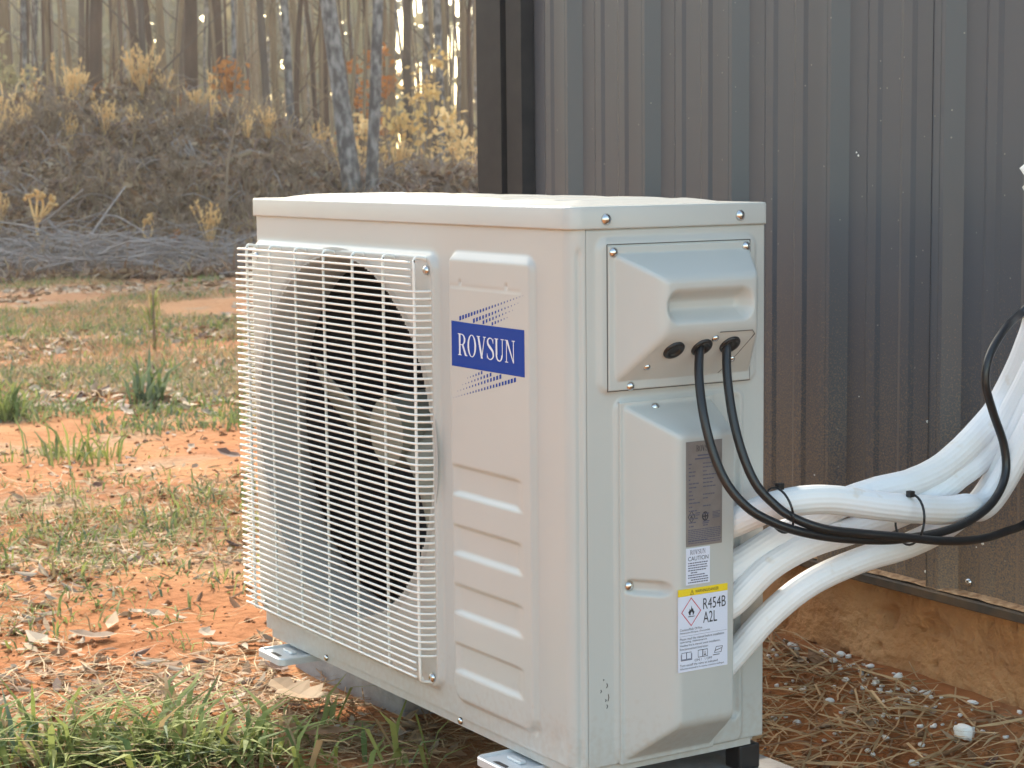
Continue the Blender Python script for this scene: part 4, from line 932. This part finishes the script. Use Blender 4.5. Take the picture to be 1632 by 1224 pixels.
p = gpt(277, 412); sp = empty('dead_sapling', tuple(p), 'short rust orange dead sapling in front of the brush pile', 'plant')
n = 40; flz = RNG.uniform(.06, .2, n); blades('foliage', RNG.normal(0, .025, (n, 2)), RNG.uniform(.04, .09, n), .016, RNG.uniform(.1, .8, n), [M['rust']], rmi(n, [1]), kind=None, parent=sp, base_z=flz)
tube('stem', [(0, 0, -.02), (.005, 0, .1), (0, .0, .22)], [.012, .009, .004], M['bark_dark'], sp, 6)

# ------------------------------------------------------------------ foam crumbs on the slope
def crumb_mesh(seed):
    r = random.Random(seed); bm = bmesh.new(); bmesh.ops.create_icosphere(bm, subdivisions=2, radius=1)
    off = [r.uniform(0, 6) for _ in range(3)]
    for v in bm.verts:
        k = 1+.28*math.sin(3*v.co.x+off[0])*math.cos(2.6*v.co.y+off[1])+.12*math.sin(7*v.co.z+off[2]); v.co = v.co*k; v.co.z *= .7
    me = bpy.data.meshes.new('foam_crumb'); bm.to_mesh(me); bm.free(); me.materials.append(M['foam']); me.polygons.foreach_set('use_smooth', [True]*len(me.polygons)); return me
cm = [crumb_mesh(k) for k in range(6)]
spots = [(1262, 1032, 11), (1270, 1036, 8), (1310, 1040, 7), (1328, 1055, 9), (1340, 1045, 9), (1352, 1048, 8), (1340, 1068, 6), (1372, 1072, 7), (1386, 1064, 9), (1348, 1086, 8), (1377, 1085, 7), (1396, 1088, 10), (1393, 1092, 7), (1376, 1098, 7), (1403, 1104, 6), (1416, 1106, 6), (1432, 1082, 12), (1430, 1099, 5), (1436, 1114, 7), (1444, 1117, 6), (1456, 1102, 8), (1474, 1107, 10), (1484, 1113, 6), (1474, 1130, 7), (1280, 1102, 10), (1238, 1094, 6), (1322, 1119, 9), (1349, 1136, 5), (1418, 1144, 6), (1410, 1138, 5), (1430, 1146, 4), (1368, 1152, 6), (1233, 1148, 9), (1270, 1154, 9), (1330, 1171, 5), (1339, 1168, 4), (1412, 1180, 9), (1467, 1160, 8), (1489, 1159, 7), (1550, 1122, 8), (1530, 1142, 6), (1625, 1137, 7), (1566, 1167, 5), (1603, 1177, 7), (1469, 1189, 8), (1383, 1198, 6), (1391, 1205, 7), (1474, 1204, 4), (1456, 1219, 9), (1225, 1048, 7), (1238, 1046, 5), (1232, 1038, 6), (1250, 1022, 5), (1285, 1058, 5), (1300, 1064, 5), (1260, 1100, 5), (1502, 1156, 4), (1585, 1170, 4), (1500, 1113, 4), (1342, 1075, 5)]
rs = random.Random(5)
for (px, py, w) in list(spots[2:40]): spots.append((px+rs.uniform(-28, 28), py+rs.uniform(-12, 14), rs.uniform(3.5, 6.5)))
for i, (px, py, w) in enumerate(spots):
    p = gpt(px, py); o = bpy.data.objects.new('foam_crumb', cm[i % 6]); C.objects.link(o); r = w/2/1250*1.75
    o.scale = (r*rs.uniform(.75, 1.35), r*rs.uniform(.6, 1.0), r*rs.uniform(.7, 1.1)); o.location = (p[0], p[1], p[2]+r*.42); o.rotation_euler = (0, 0, i*1.7)
    tag(o, 'small white foam crumb scattered on the pine straw below the pipes', 'foam crumb', 'white foam crumbs on the ground')
p = gpt(1537, 1182); bm = bmesh.new(); bmesh.ops.create_cube(bm, size=1); bmesh.ops.subdivide_edges(bm, edges=bm.edges[:], cuts=3, use_grid_fill=True)
for v in bm.verts: v.co = Vector((v.co.x*.023, v.co.y*.020, v.co.z*.017))*(1+.25*math.sin(300*v.co.x+2)*math.cos(260*v.co.y)+random.uniform(-.08, .08))
o = bm_obj('foam_chunk', bm, M['foam'], None, True); o.location = (p[0], p[1], p[2]+.014); tag(o, 'largest white foam chunk, blocky, near the lower right corner', 'foam chunk')
g_ = Geo()
for px, py, w in ((1365, 243, 4), (1368, 248, 5), (1318, 268, 4), (1478, 672, 6), (1369, 632, 3), (1298, 757, 4), (1475, 911, 6), (1566, 866, 7), (1556, 872, 3), (1395, 905, 4), (1420, 925, 6), (1432, 930, 5), (1550, 700, 3), (1500, 640, 3), (1461, 930, 4), (1540, 960, 4)):
    p = at(1, BW_Y-.004, px, py); bm = bmesh.new(); bmesh.ops.create_icosphere(bm, subdivisions=1, radius=w/2/1200)
    g_.add([np.array(v.co)*[1, .6, 1]+p for v in bm.verts], [[v.index for v in f.verts] for f in bm.faces]); bm.free()
o = g_.obj('foam_specks', M['foam'], bld); o['kind'] = 'stuff'
# foam collar where the lines enter the wall, just at the right edge
p = np.array([.093, .728, .725]); bm = bmesh.new(); bmesh.ops.create_icosphere(bm, subdivisions=4, radius=.046)
for v in bm.verts:
    c = v.co.normalized(); v.co = v.co*(1+.2*math.sin(9*c.x)*math.sin(8*c.z+1)+.12*math.sin(17*c.z+3*c.x)); v.co.z *= 1.7
o = bm_obj('sealing_foam', bm, M['foam'], None, True); o.location = tuple(p); tag(o, 'white expanded foam round the pipe entry at the right picture edge', 'sealing foam')

# ------------------------------------------------------------------ brush pile
def stick(P0, a, el, L, r, bend=.1, sides=5):
    d = np.array([math.cos(a)*math.cos(el), math.sin(a)*math.cos(el), math.sin(el)]); s_ = np.array([-math.sin(a), math.cos(a), 0]); k = RNG.normal(0, bend, 2)
    P = [P0+d*L*f+(s_*k[0]+np.array([0, 0, 1])*k[1])*L*math.sin(PI*f) for f in np.linspace(0, 1, 6)]
    return tube_geo(P, np.linspace(r, r*.35, 6), sides)
bp = gpt(120, 432); pile = empty('brush_pile', tuple(bp), 'low pile of grey sticks lying along the foot of the berm', 'brush pile')
ra = math.atan2(RH[1], RH[0]); gG = Geo()
for k in range(760):
    t = RNG.uniform(-1.0, 1.5); s_ = RNG.normal(.10, .30); x = bp[0]+RH[0]*t+FH[0]*s_; y = bp[1]+RH[1]*t+FH[1]*s_
    zt_ = ground_z(x, y)+RNG.random()**1.5*.17*math.exp(-((t+.3)/1.1)**2)+.01
    V, F = stick(np.array([x, y, zt_])-bp, ra+RNG.normal(0, .55)+(PI if RNG.random() < .5 else 0), RNG.normal(.05, .18), RNG.uniform(.2, .9), RNG.uniform(.002, .006), .10, 4); gG.add(V, F)
for k in range(90):
    t = RNG.uniform(-1.0, 1.4); s_ = RNG.normal(.1, .28); x = bp[0]+RH[0]*t+FH[0]*s_; y = bp[1]+RH[1]*t+FH[1]*s_
    V, F = stick(np.array([x, y, ground_z(x, y)+.03+RNG.random()*.14])-bp, ra+RNG.normal(0, .4)+(PI if RNG.random() < .5 else 0), RNG.normal(.04, .14), RNG.uniform(.4, 1.1), RNG.uniform(.006, .011), .08, 5); gG.add(V, F)
o = gG.obj('twigs', M['stick'], pile, True); o['kind'] = 'stuff'
for px, py, L, r, a, el in ((10, 412, 1.6, .022, ra+.03, .03), (30, 395, 1.3, .017, ra-.05, .05), (105, 372, 1.0, .016, ra+2.2, .45), (60, 355, .9, .014, ra-.9, .35), (135, 385, .6, .013, ra+.6, .9), (200, 408, 1.3, .012, ra-.08, -.02), (50, 428, .9, .015, ra+.2, .1), (90, 418, 1.1, .012, ra+2.8, .1), (20, 380, .9, .012, ra+.4, .1), (150, 400, .8, .010, ra-.4, .2)):
    p = gpt(px, py+18); p[2] += .06; V, F = stick(p-bp, a, el, L, r, .05, 8); mesh_obj('branch', V, F, M['stick'], pile, True)

# ------------------------------------------------------------------ berm cover
def berm_xy(n, s0=14.6, s1=21.5, tl=-.42, tr_=.10): return field(int(n*1.6), s0, s1, tl, tr_)
XY = berm_xy(19000); n = len(XY)
blades('bracken_cover', XY, RNG.uniform(.05, .24, n), RNG.uniform(.006, .020, n), RNG.uniform(.5, 1.5, n), [M['weed_dark'], M['weed_grey'], M['grass_dry'], M['leaf_b']], rmi(n, [.46, .30, .12, .12]))
XY = clump(keep(berm_xy(1500, 14.9, 20.5), 1.1, .46, 14, .06), 9, .085); n = len(XY)
blades('dry_brush', XY, RNG.uniform(.12, .5, n)*RNG.uniform(.6, 1, n), RNG.uniform(.004, .012, n), RNG.uniform(.1, 1.4, n), [M['weed_grey'], M['grass_dry'], M['weed_dark']], rmi(n, [.55, .25, .20]))
XY = berm_xy(21000); n = len(XY); flats('berm_leaf_litter', XY, RNG.uniform(.04, .13, n), RNG.uniform(.03, .08, n), LM, rmi(n, [.24, .36, .34, .06]), tilt=.6, zoff=.02)
gq = Geo()
for x, y in berm_xy(900, 15, 21):
    a = RNG.random()*6.28; L = RNG.uniform(.15, .6); h_ = RNG.uniform(.02, .22); z = float(ground_z(x, y)); d = np.array([math.cos(a), math.sin(a), 0]); gq.add(*tube_geo([np.array([x, y, z])+d*L*f+np.array([0, 0, h_*math.sin(PI*min(1, f*.9))]) for f in np.linspace(0, 1, 5)], np.linspace(.006, .003, 5), 3), mi=int(RNG.integers(0, 2)))
o = gq.obj('tangled_twigs', [M['stick'], M['weed_grey']], None, True); o['kind'] = 'stuff'
XY = field(11000, 20, 40, -.42, .16); n = len(XY)
blades('understory_grass', XY, RNG.uniform(.12, .42, n), RNG.uniform(.008, .018, n), RNG.uniform(.1, 1.2, n), [M['grass_dry'], M['gold'], M['rust']], rmi(n, [.5, .35, .15]))
# log / driftwood on the berm
p = gpt(290, 268); lg = empty('fallen_log', tuple(p), 'weathered grey broken log lying across the berm face', 'log')
V, F = stick(np.array([-.12*RH[0], -.12*RH[1], .05]), ra+.05, .12, .75, .06, .06, 9); mesh_obj('log', V, F, M['bark_tan'], lg, True)
for k in range(7): V, F = stick(np.array([.02*k*RH[0], .02*k*RH[1], .10]), ra+2.2+.25*k, .55+.1*k, .20, .018, .1, 5); mesh_obj('splinter', V, F, M['label_white'] if False else M['stick'], lg, True)
p = gpt(185, 272); V, F = stick(np.array([0, 0, .06]), ra+.2, .1, .34, .085, .05, 9); o = mesh_obj('stump', V, F, M['bark_dark'], None, True); o.location = tuple(p); tag(o, 'short dark log stub half buried in the berm face', 'log')

# ------------------------------------------------------------------ weeds
def weed_meshes(seed, stems, H, mat_head, spread):
    r = random.Random(seed); gs = Geo(); hv = []; hh = []
    for k in range(stems):
        a = r.uniform(0, 2*PI); le = r.uniform(.05, spread); h_ = H*r.uniform(.6, 1)
        P = [np.array([math.cos(a)*le*h_*f**1.4, math.sin(a)*le*h_*f**1.4, h_*f-.03]) for f in np.linspace(0, 1, 5)]
        gs.add(*tube_geo(P, np.linspace(.005, .0022, 5)*(H/.5)**.5, 4))
        for q_ in range(r.randint(6, 10)):
            f = r.uniform(.62, 1.0); i = min(3, int(f*4)); b = P[i]*(1-(f*4-i))+P[i+1]*(f*4-i); hv.append(b)
    return gs, np.array(hv)
weed_lib = []
for sd, ns, H, mk, spd, hl in ((1, 9, .55, 'gold', .5, .07), (2, 5, .42, 'gold', .7, .06), (3, 14, .62, 'gold', .5, .07), (4, 9, .40, 'weed_grey', .7, .07), (5, 8, .72, 'gold', .35, .08), (6, 12, .45, 'gold', .8, .06), (7, 4, .85, 'gold', .25, .09), (8, 16, .35, 'gold', .9, .06)):
    gs, hv = weed_meshes(sd, ns, H, mk, spd); n = len(hv)
    st_ = gs.obj('stem', M[mk], None, True); C.objects.unlink(st_)
    XY = hv[:, :2]+RNG.normal(0, .008, (n, 2)); hd = blades('seed_head', np.repeat(XY, 4, 0), RNG.uniform(hl*.5, hl, 4*n), RNG.uniform(.007, .017, 4*n), RNG.uniform(.2, 1.5, 4*n), [M[mk]], rmi(4*n, [1]), kind=None, base_z=np.repeat(hv[:, 2], 4)); C.objects.unlink(hd)
    weed_lib.append((st_.data, hd.data))
def weed(x, y, kind, sc, lab, group=None, rz=0):
    r = empty('dry_weed', (x, y, float(ground_z(x, y))), lab, 'weed', group, rz); r.scale = (sc,)*3
    for nm, me in zip(('stem', 'seed_head'), weed_lib[kind]):
        o = link(bpy.data.objects.new(nm, me), r)
        if nm == 'seed_head': o['kind'] = 'stuff'
    return r
def forked_weed(px, py, sc, arms, lab):
    p = gpt(px, py); r = empty('forked_weed', tuple(p), lab, 'weed'); r.rotation_euler[2] = math.atan2(RH[1], RH[0]); r.scale = (sc,)*3
    for arm in arms:
        P_ = catmull([(x, RNG.normal(0, .02), z) for x, z in arm], 4); V, F = tube_geo(P_, np.linspace(.013, .009, len(P_)), 6); mesh_obj('stem', V, F, M['gold'], r, True)
        bm = bmesh.new(); e = P_[-1]
        for k in range(7): bmesh.ops.create_icosphere(bm, subdivisions=1, radius=RNG.uniform(.012, .022), matrix=Matrix.Translation(Vector(e)+Vector(RNG.normal(0, .016, 3))))
        h = bm_obj('seed_head', bm, M['gold'], r, True); h['kind'] = 'stuff'
forked_weed(60, 384, 1.0, ([(0, -.03), (.0, .12), (-.03, .24), (-.06, .36)], [(0, .12), (.0, .25), (.012, .38)], [(.0, .13), (.06, .24), (.12, .34)], [(.03, .19), (.05, .28), (.05, .36)], [(.05, .2), (.11, .25), (.13, .29)]), 'pale golden forked weed standing over the brush pile at left')
forked_weed(240, 405, .8, ([(.05, -.03), (.02, .08), (-.04, .16), (-.07, .24), (-.04, .33)], [(-.02, .14), (.02, .2), (.02, .29), (.0, .34)], [(.015, .2), (.035, .3), (.02, .40)]), 'small hooked golden weed in front of the berm, left of the rust sapling')
for px, py, k, sc, lab in ((335, 405, 2, .72, 'bushy pale weed at the foot of the berm just left of the unit lid'), (8, 400, 3, .6, 'pale dry weed at the left picture edge beside the brush pile')):
    p = gpt(px, py); weed(p[0], p[1], k, sc, lab)
for i in range(64):
    s_ = RNG.uniform(18.3, 20.8); px = RNG.uniform(-20, 410) if i < 44 else RNG.uniform(-420, -20) if i < 54 else RNG.uniform(430, 760); t = (px-816)/FPX*s_; x, y = st(s_, t)
    weed(x, y, int(RNG.choice([0, 1, 2, 4, 5, 6, 7])), RNG.uniform(.40, .95), 'tall golden dry weed glowing on the crest of the berm', 'golden weeds along the berm crest', RNG.uniform(0, 6))
for i in range(24):
    s_ = RNG.uniform(15.6, 18.5); px = RNG.uniform(-20, 540); t = (px-816)/FPX*s_; x, y = st(s_, t)
    weed(x, y, 3, RNG.uniform(.7, 1.2), 'dull grey brown weed bush on the face of the berm', 'grey weeds on the berm face', RNG.uniform(0, 6))
for px, s_, lab in ((5, 16.3, 'yellow leafed weed at the left picture edge on the berm face'), (178, 18.4, 'golden weed cluster standing below the crest on the berm face'), (120, 17.8, 'golden hooked weed low on the berm face'), (435, 18.6, 'short golden weed on the descending crest left of the twin tree')):
    x, y = st(s_, (px-816)/FPX*s_); weed(x, y, 2, .6, lab)

p = gpt(362, 350); r = empty('bent_sapling', tuple(p), 'thin bent tan sapling stem in front of the berm, just left of the unit lid', 'sapling'); r.rotation_euler[2] = math.atan2(RH[1], RH[0])
tube('stem', catmull([(0, 0, -.05), (.0, 0, .25), (.02, .02, .5), (.07, .03, .72), (.10, .03, .9), (.09, .03, 1.1), (.12, .02, 1.4), (.11, 0, 1.9)], 5), np.linspace(.014, .006, 36), M['weed_grey'], r, 6)
for z0, dx in ((.75, .16), (.9, -.12), (1.2, .2)): tube('branch', [(.09, .03, z0), (.09+dx*.5, .03, z0+.12), (.09+dx, .04, z0+.32)], [.006, .005, .002], M['weed_grey'], r, 5)

# ------------------------------------------------------------------ shrubs with backlit leaves
def shrub(px, py, s_, H, wid, m, lab, n=160):
    x, y = st(s_, (px-816)/FPX*s_); z = float(ground_z(x, y)); r = empty('shrub', (x, y, z), lab, 'shrub')
    g1 = Geo()
    for k in range(6):
        a = RNG.random()*6.28; P = [np.array([math.cos(a)*wid*.5*f, math.sin(a)*wid*.5*f, H*f*RNG.uniform(.9, 1)]) for f in np.linspace(0, 1, 5)]; g1.add(*tube_geo(P, np.linspace(.010, .004, 5), 4))
    g1.obj('stem', M['bark_tan'], r, True)
    c = RNG.normal(0, 1, (14, 3))*[wid*.32, wid*.32, H*.22]+[0, 0, H*.68]
    Pp = c[RNG.integers(0, 14, n)]+RNG.normal(0, 1, (n, 3))*[.07, .07, .06]
    o = flats('foliage', Pp[:, :2], RNG.uniform(.05, .12, n), RNG.uniform(.035, .07, n), [m], rmi(n, [1]), tilt=.9, base_z=Pp[:, 2]); o.parent = r; del o['kind']
shrub(690, 0, 21.6, 1.05, .32, M['gold2'], 'tall glowing yellow leafed shrub between trunks left of the building corner', 130)
shrub(648, 0, 21.2, .75, .28, M['gold2'], 'smaller golden shrub right of the twin grey tree', 100)
shrub(725, 0, 21.0, .62, .30, M['gold'], 'pale yellow shrub nearest to the dark building corner', 150)
shrub(583, 0, 22.5, .7, .26, M['gold'], 'golden shrub behind the gap of the twin grey tree', 120)
shrub(375, 0, 20.4, .75, .25, M['rust'], 'orange tinted shrub at the right end of the tall crest', 110)
shrub(20, 0, 24.0, 1.9, .9, M['far_leaf'], 'yellow green leafy bush behind the crest at far left', 420)
shrub(600, 0, 27.0, 2.4, .8, M['rust'], 'rusty leafed young oak behind the twin grey tree', 420)

# ------------------------------------------------------------------ trees
def trunk_path(H, lean, wob, seed):
    r = random.Random(seed); a = [r.uniform(0, 6) for _ in range(4)]
    return lambda f: np.array([lean*H*f+wob*math.sin(2.2*f*3+a[0])*min(1, 3*f), wob*math.cos(2.5*f*3+a[1])*min(1, 3*f), H*f-.25*(1-f)])
def twig_crown(seed, kind):
    r = random.Random(seed); gq = Geo()
    for k in range(16):
        z = r.uniform(0, 3.4); a = r.uniform(0, 6.28); L = r.uniform(.7, 1.9)*(1-z/6)
        P = [np.array([math.cos(a)*L*f, math.sin(a)*L*f, z-1.6+L*.55*f**1.3]) for f in np.linspace(0, 1, 4)]
        gq.add(*tube_geo(P, np.linspace(.03, .006, 4), 4))
        for j in range(3):
            b = P[2+(j > 0)*0]*(1-.3*j)+P[3]*.3*j; a2 = a+r.uniform(-.9, .9); L2 = L*.5
            gq.add(*tube_geo([b, b+np.array([math.cos(a2)*L2*.5, math.sin(a2)*L2*.5, L2*.4]), b+np.array([math.cos(a2)*L2, math.sin(a2)*L2, L2*.9])], [.012, .008, .003], 3))
    return gq
crown_lib = []
for k in range(3):
    o = twig_crown(k, 0).obj('crown', M['bark_tan'], None, True); C.objects.unlink(o); crown_lib.append(o.data)
pine_lib = []
for k in range(2):
    gq = twig_crown(10+k, 1); n = 420; c = np.concatenate(gq.V)[RNG.integers(0, gq.n, n)]
    Pp = c+RNG.normal(0, .18, (n, 3)); o = flats('crown', Pp[:, :2], RNG.uniform(.25, .5, n), RNG.uniform(.05, .14, n), [M['needle']], rmi(n, [1]), tilt=.9, base_z=Pp[:, 2]); C.objects.unlink(o); del o['kind']; pine_lib.append(o.data)
TSEED = [100]
def tree(px, s_, width_px, H, lean, m, lab, group=None, name='tree', low_branches=0, pine=False, wob=.05, trunks=None, py=None):
    """trunk width given as seen; px is where the foot stands"""
    TSEED[0] += 1; x, y = st(s_, (px-816)/FPX*s_); z = float(ground_z(x, y)); r0 = width_px/FPX*s_/2
    r = empty(name, (x, y, z), lab, 'tree', group); r.rotation_euler[2] = math.atan2(RH[1], RH[0])
    for (dx, ln, rr) in (trunks or ((0, lean, r0),)):
        f_ = trunk_path(H, ln, wob, TSEED[0]+int(dx*100)); fs = np.linspace(0, 1, 16); P = np.array([f_(f)+[dx, 0, 0] for f in fs])
        rad = rr*(1-.62*fs)*(1+.22*np.exp(-fs*H/.35)); rad = rad*(1+RNG.normal(0, .03, 16))
        V, F = tube_geo(P, rad, 12 if width_px > 14 else 7)
        tk = mesh_obj('trunk', V, F, m, r, True)
        cr = bpy.data.objects.new('crown', (pine_lib if pine else crown_lib)[TSEED[0] % (2 if pine else 3)]); link(cr, r); cr.location = P[-3]; cr.rotation_euler[2] = TSEED[0]*1.3
        for b in range(low_branches):
            f = RNG.uniform(.12, .42); p0 = f_(f)+[dx, 0, 0]; a = RNG.random()*6.28; L = RNG.uniform(.5, 1.5)
            Pb = [p0+np.array([math.cos(a)*L*g, math.sin(a)*L*g*.6, L*.9*g]) for g in np.linspace(0, 1, 5)]; Pb = [p_+RNG.normal(0, .03, 3)*(i > 0) for i, p_ in enumerate(Pb)]
            V, F = tube_geo(Pb, np.linspace(max(.008, rr*.3), .004, 5), 5); mesh_obj('branch', V, F, m, r, True)
    return r
# the twin grey tree: two trunks from one foot on the berm
sT = 17.6; xT, yT = st(sT, (580-816)/FPX*sT)
tree(580, sT, 46, 9.0, 0, M['bark_grey'], 'grey mottled tree with two trunks parting from one foot, left of the building', low_branches=0, wob=.03,
     trunks=((-.040, -.120, .084), (.068, .055, .053)))
# named trees, left to right
for px, s_, w, ln, mk, lab, pine in ((25, 30, 20, -.02, 'bark_tan', 'tan trunk leaning slightly left at the far left edge', False), (48, 27, 17, .01, 'bark_pine', 'reddish pine trunk, first of the dark ones from the left', True), (87, 29, 18, -.01, 'bark_pine', 'reddish pine trunk with a golden weed at its foot, second from the left', True),
    (163, 25, 25, .004, 'bark_pine', 'widest reddish pine trunk left of the grey sapling', True), (142, 33, 13, .01, 'bark_dark', 'dark thin trunk just left of the widest pine', False), (235, 31, 15, -.03, 'bark_pine', 'pine trunk leaning left above the crest weeds', True), (262, 28, 12, -.05, 'bark_pine', 'thin reddish trunk leaning beside the left leaning pine', False),
    (272, 34, 14, 0, 'bark_tan', 'pale tan trunk behind the leaning pines', False), (315, 27, 24, -.005, 'bark_pine', 'broad brown trunk pair member right of the pale tan trunk', True), (300, 35, 10, 0, 'bark_dark', 'dark slim trunk hugging the broad brown trunk', False), (360, 30, 22, .006, 'bark_pine', 'broad reddish trunk just left of the slim blue grey one', True),
    (384, 21.5, 10, -.01, 'bark_grey', 'slim blue grey sapling rising from the crest at its right end', False), (470, 24, 14, -.012, 'bark_grey', 'slim grey trunk midway between the crest and the twin tree', False), (523, 29, 9, -.02, 'bark_tan', 'thin tan trunk just left of the twin tree', False), (512, 26, 8, -.10, 'bark_tan', 'thin tan tree leaning left beside the twin tree', False),
    (440, 27, 8, .03, 'bark_tan', 'thin tan sapling with forked stem left of the slim grey trunk', False), (660, 31, 16, -.01, 'bark_dark', 'dark trunk against the bright gaps right of the twin tree', False), (683, 34, 13, 0, 'bark_grey', 'blue grey trunk amid the bright sky gaps', False), (712, 27, 15, -.005, 'bark_grey', 'grey trunk nearest the building corner behind the yellow shrub', False), (740, 30, 12, .01, 'bark_tan', 'tan trunk touching the building corner in view', False), (632, 36, 11, .02, 'bark_tan', 'tan trunk close behind the right stem of the twin tree', False)):
    tree(px, s_, w, RNG.uniform(8.5, 11), ln, M[mk], lab, low_branches=2 if w < 13 else 0, pine=pine, wob=.06)
for i in range(270):
    px = RNG.uniform(-60, 790) if i < 165 else RNG.uniform(-480, -60) if i < 225 else RNG.uniform(800, 1500); s_ = RNG.uniform(23, 60); w = RNG.uniform(2.6, 8.5)*30/s_*1.2
    mk = ('bark_tan', 'bark_tan', 'bark_grey', 'bark_pine', 'bark_dark')[int(RNG.integers(0, 5))]
    tree(px, s_, w, RNG.uniform(7, 10.5), RNG.normal(0, .04), M[mk], 'thin bare sapling among many in the woods behind the berm', 'thin saplings in the woods', low_branches=2 if s_ < 45 else 0, wob=.09)
# far woods, one mass
gq = Geo()
for k in range(600):
    s_ = RNG.uniform(62, 110); t = RNG.uniform(-.52, .47)*s_; x, y = st(s_, t); z = float(ground_z(x, y)); H = RNG.uniform(9, 13)
    gq.add(*tube_geo([(x, y, z-.2), (x+RNG.normal(0, .2), y+RNG.normal(0, .2), z+H*.5), (x+RNG.normal(0, .5), y+RNG.normal(0, .5), z+H)], [RNG.uniform(.06, .17), .09, .03], 4))
o = gq.obj('distant_trunks', M['far_wood'], None, True); o['kind'] = 'stuff'; o['label'] = 'pale mass of far trunks deep in the woods'
n = 34000; s_ = RNG.uniform(70, 118, n); f = RNG.uniform(-.52, .47, n); zz_ = RNG.random(n)**.8*14
gap = (f > -.058) & (f < .03) & (zz_ > 2.3) & (RNG.random(n) < .90); s_, f, zz_ = s_[~gap], f[~gap], zz_[~gap]; n = len(s_)
XY = np.stack([CAM[0]+s_*FH[0]+f*s_*RH[0], CAM[1]+s_*FH[1]+f*s_*RH[1]], 1)
o = flats('distant_woods', XY, RNG.uniform(.5, 1.3, n), RNG.uniform(.35, .9, n), [M['far_leaf'], M['far_wood']], rmi(n, [.6, .4]), tilt=.9, base_z=ground_z(XY[:, 0], XY[:, 1], False)+zz_, label='hazy mass of far foliage closing the woods')

# woods continue round the clearing, outside the picture on both sides and behind
n = 30000; az = RNG.uniform(0, 2*PI, n); R_r = RNG.uniform(42, 70, n); zz_ = RNG.random(n)**.9*13
dx, dy = R_r*np.cos(az), R_r*np.sin(az); s_, t_ = dx*FH[0]+dy*FH[1], dx*RH[0]+dy*RH[1]
ok = ~((s_ > 0) & (t_/np.maximum(s_, 1) > -.50) & (t_/np.maximum(s_, 1) < .45)) & (dx < 10); XY = np.stack([CAM[0]+dx, CAM[1]+dy], 1)[ok]; zz_ = zz_[ok]; n = len(XY)
flats('surrounding_woods', XY, RNG.uniform(.5, 1.4, n), RNG.uniform(.35, .9, n), [M['far_leaf'], M['far_wood'], M['weed_dark']], rmi(n, [.4, .35, .25]), tilt=.9, base_z=ground_z(XY[:, 0], XY[:, 1], False)+zz_, label='woods round the rest of the clearing')
# ------------------------------------------------------------------ haze
def haze(dens):
    o = box('haze', (-130, -80, -3.5), (12, 90, 18.5), None or M['foam'], None); o.data.materials.clear()
    m = bpy.data.materials.new('haze_air'); m.use_nodes = True; n = m.node_tree; n.nodes.clear()
    out = n.nodes.new('ShaderNodeOutputMaterial'); v = n.nodes.new('ShaderNodeVolumePrincipled'); v.inputs['Color'].default_value = (.97, .95, .89, 1); v.inputs['Density'].default_value = dens; v.inputs['Anisotropy'].default_value = .65
    n.links.new(v.outputs[0], out.inputs['Volume']); o.data.materials.append(m); o['kind'] = 'stuff'; o['label'] = 'pale morning haze between the far trees'
HAZE = 0.0016
if HAZE: haze(HAZE)
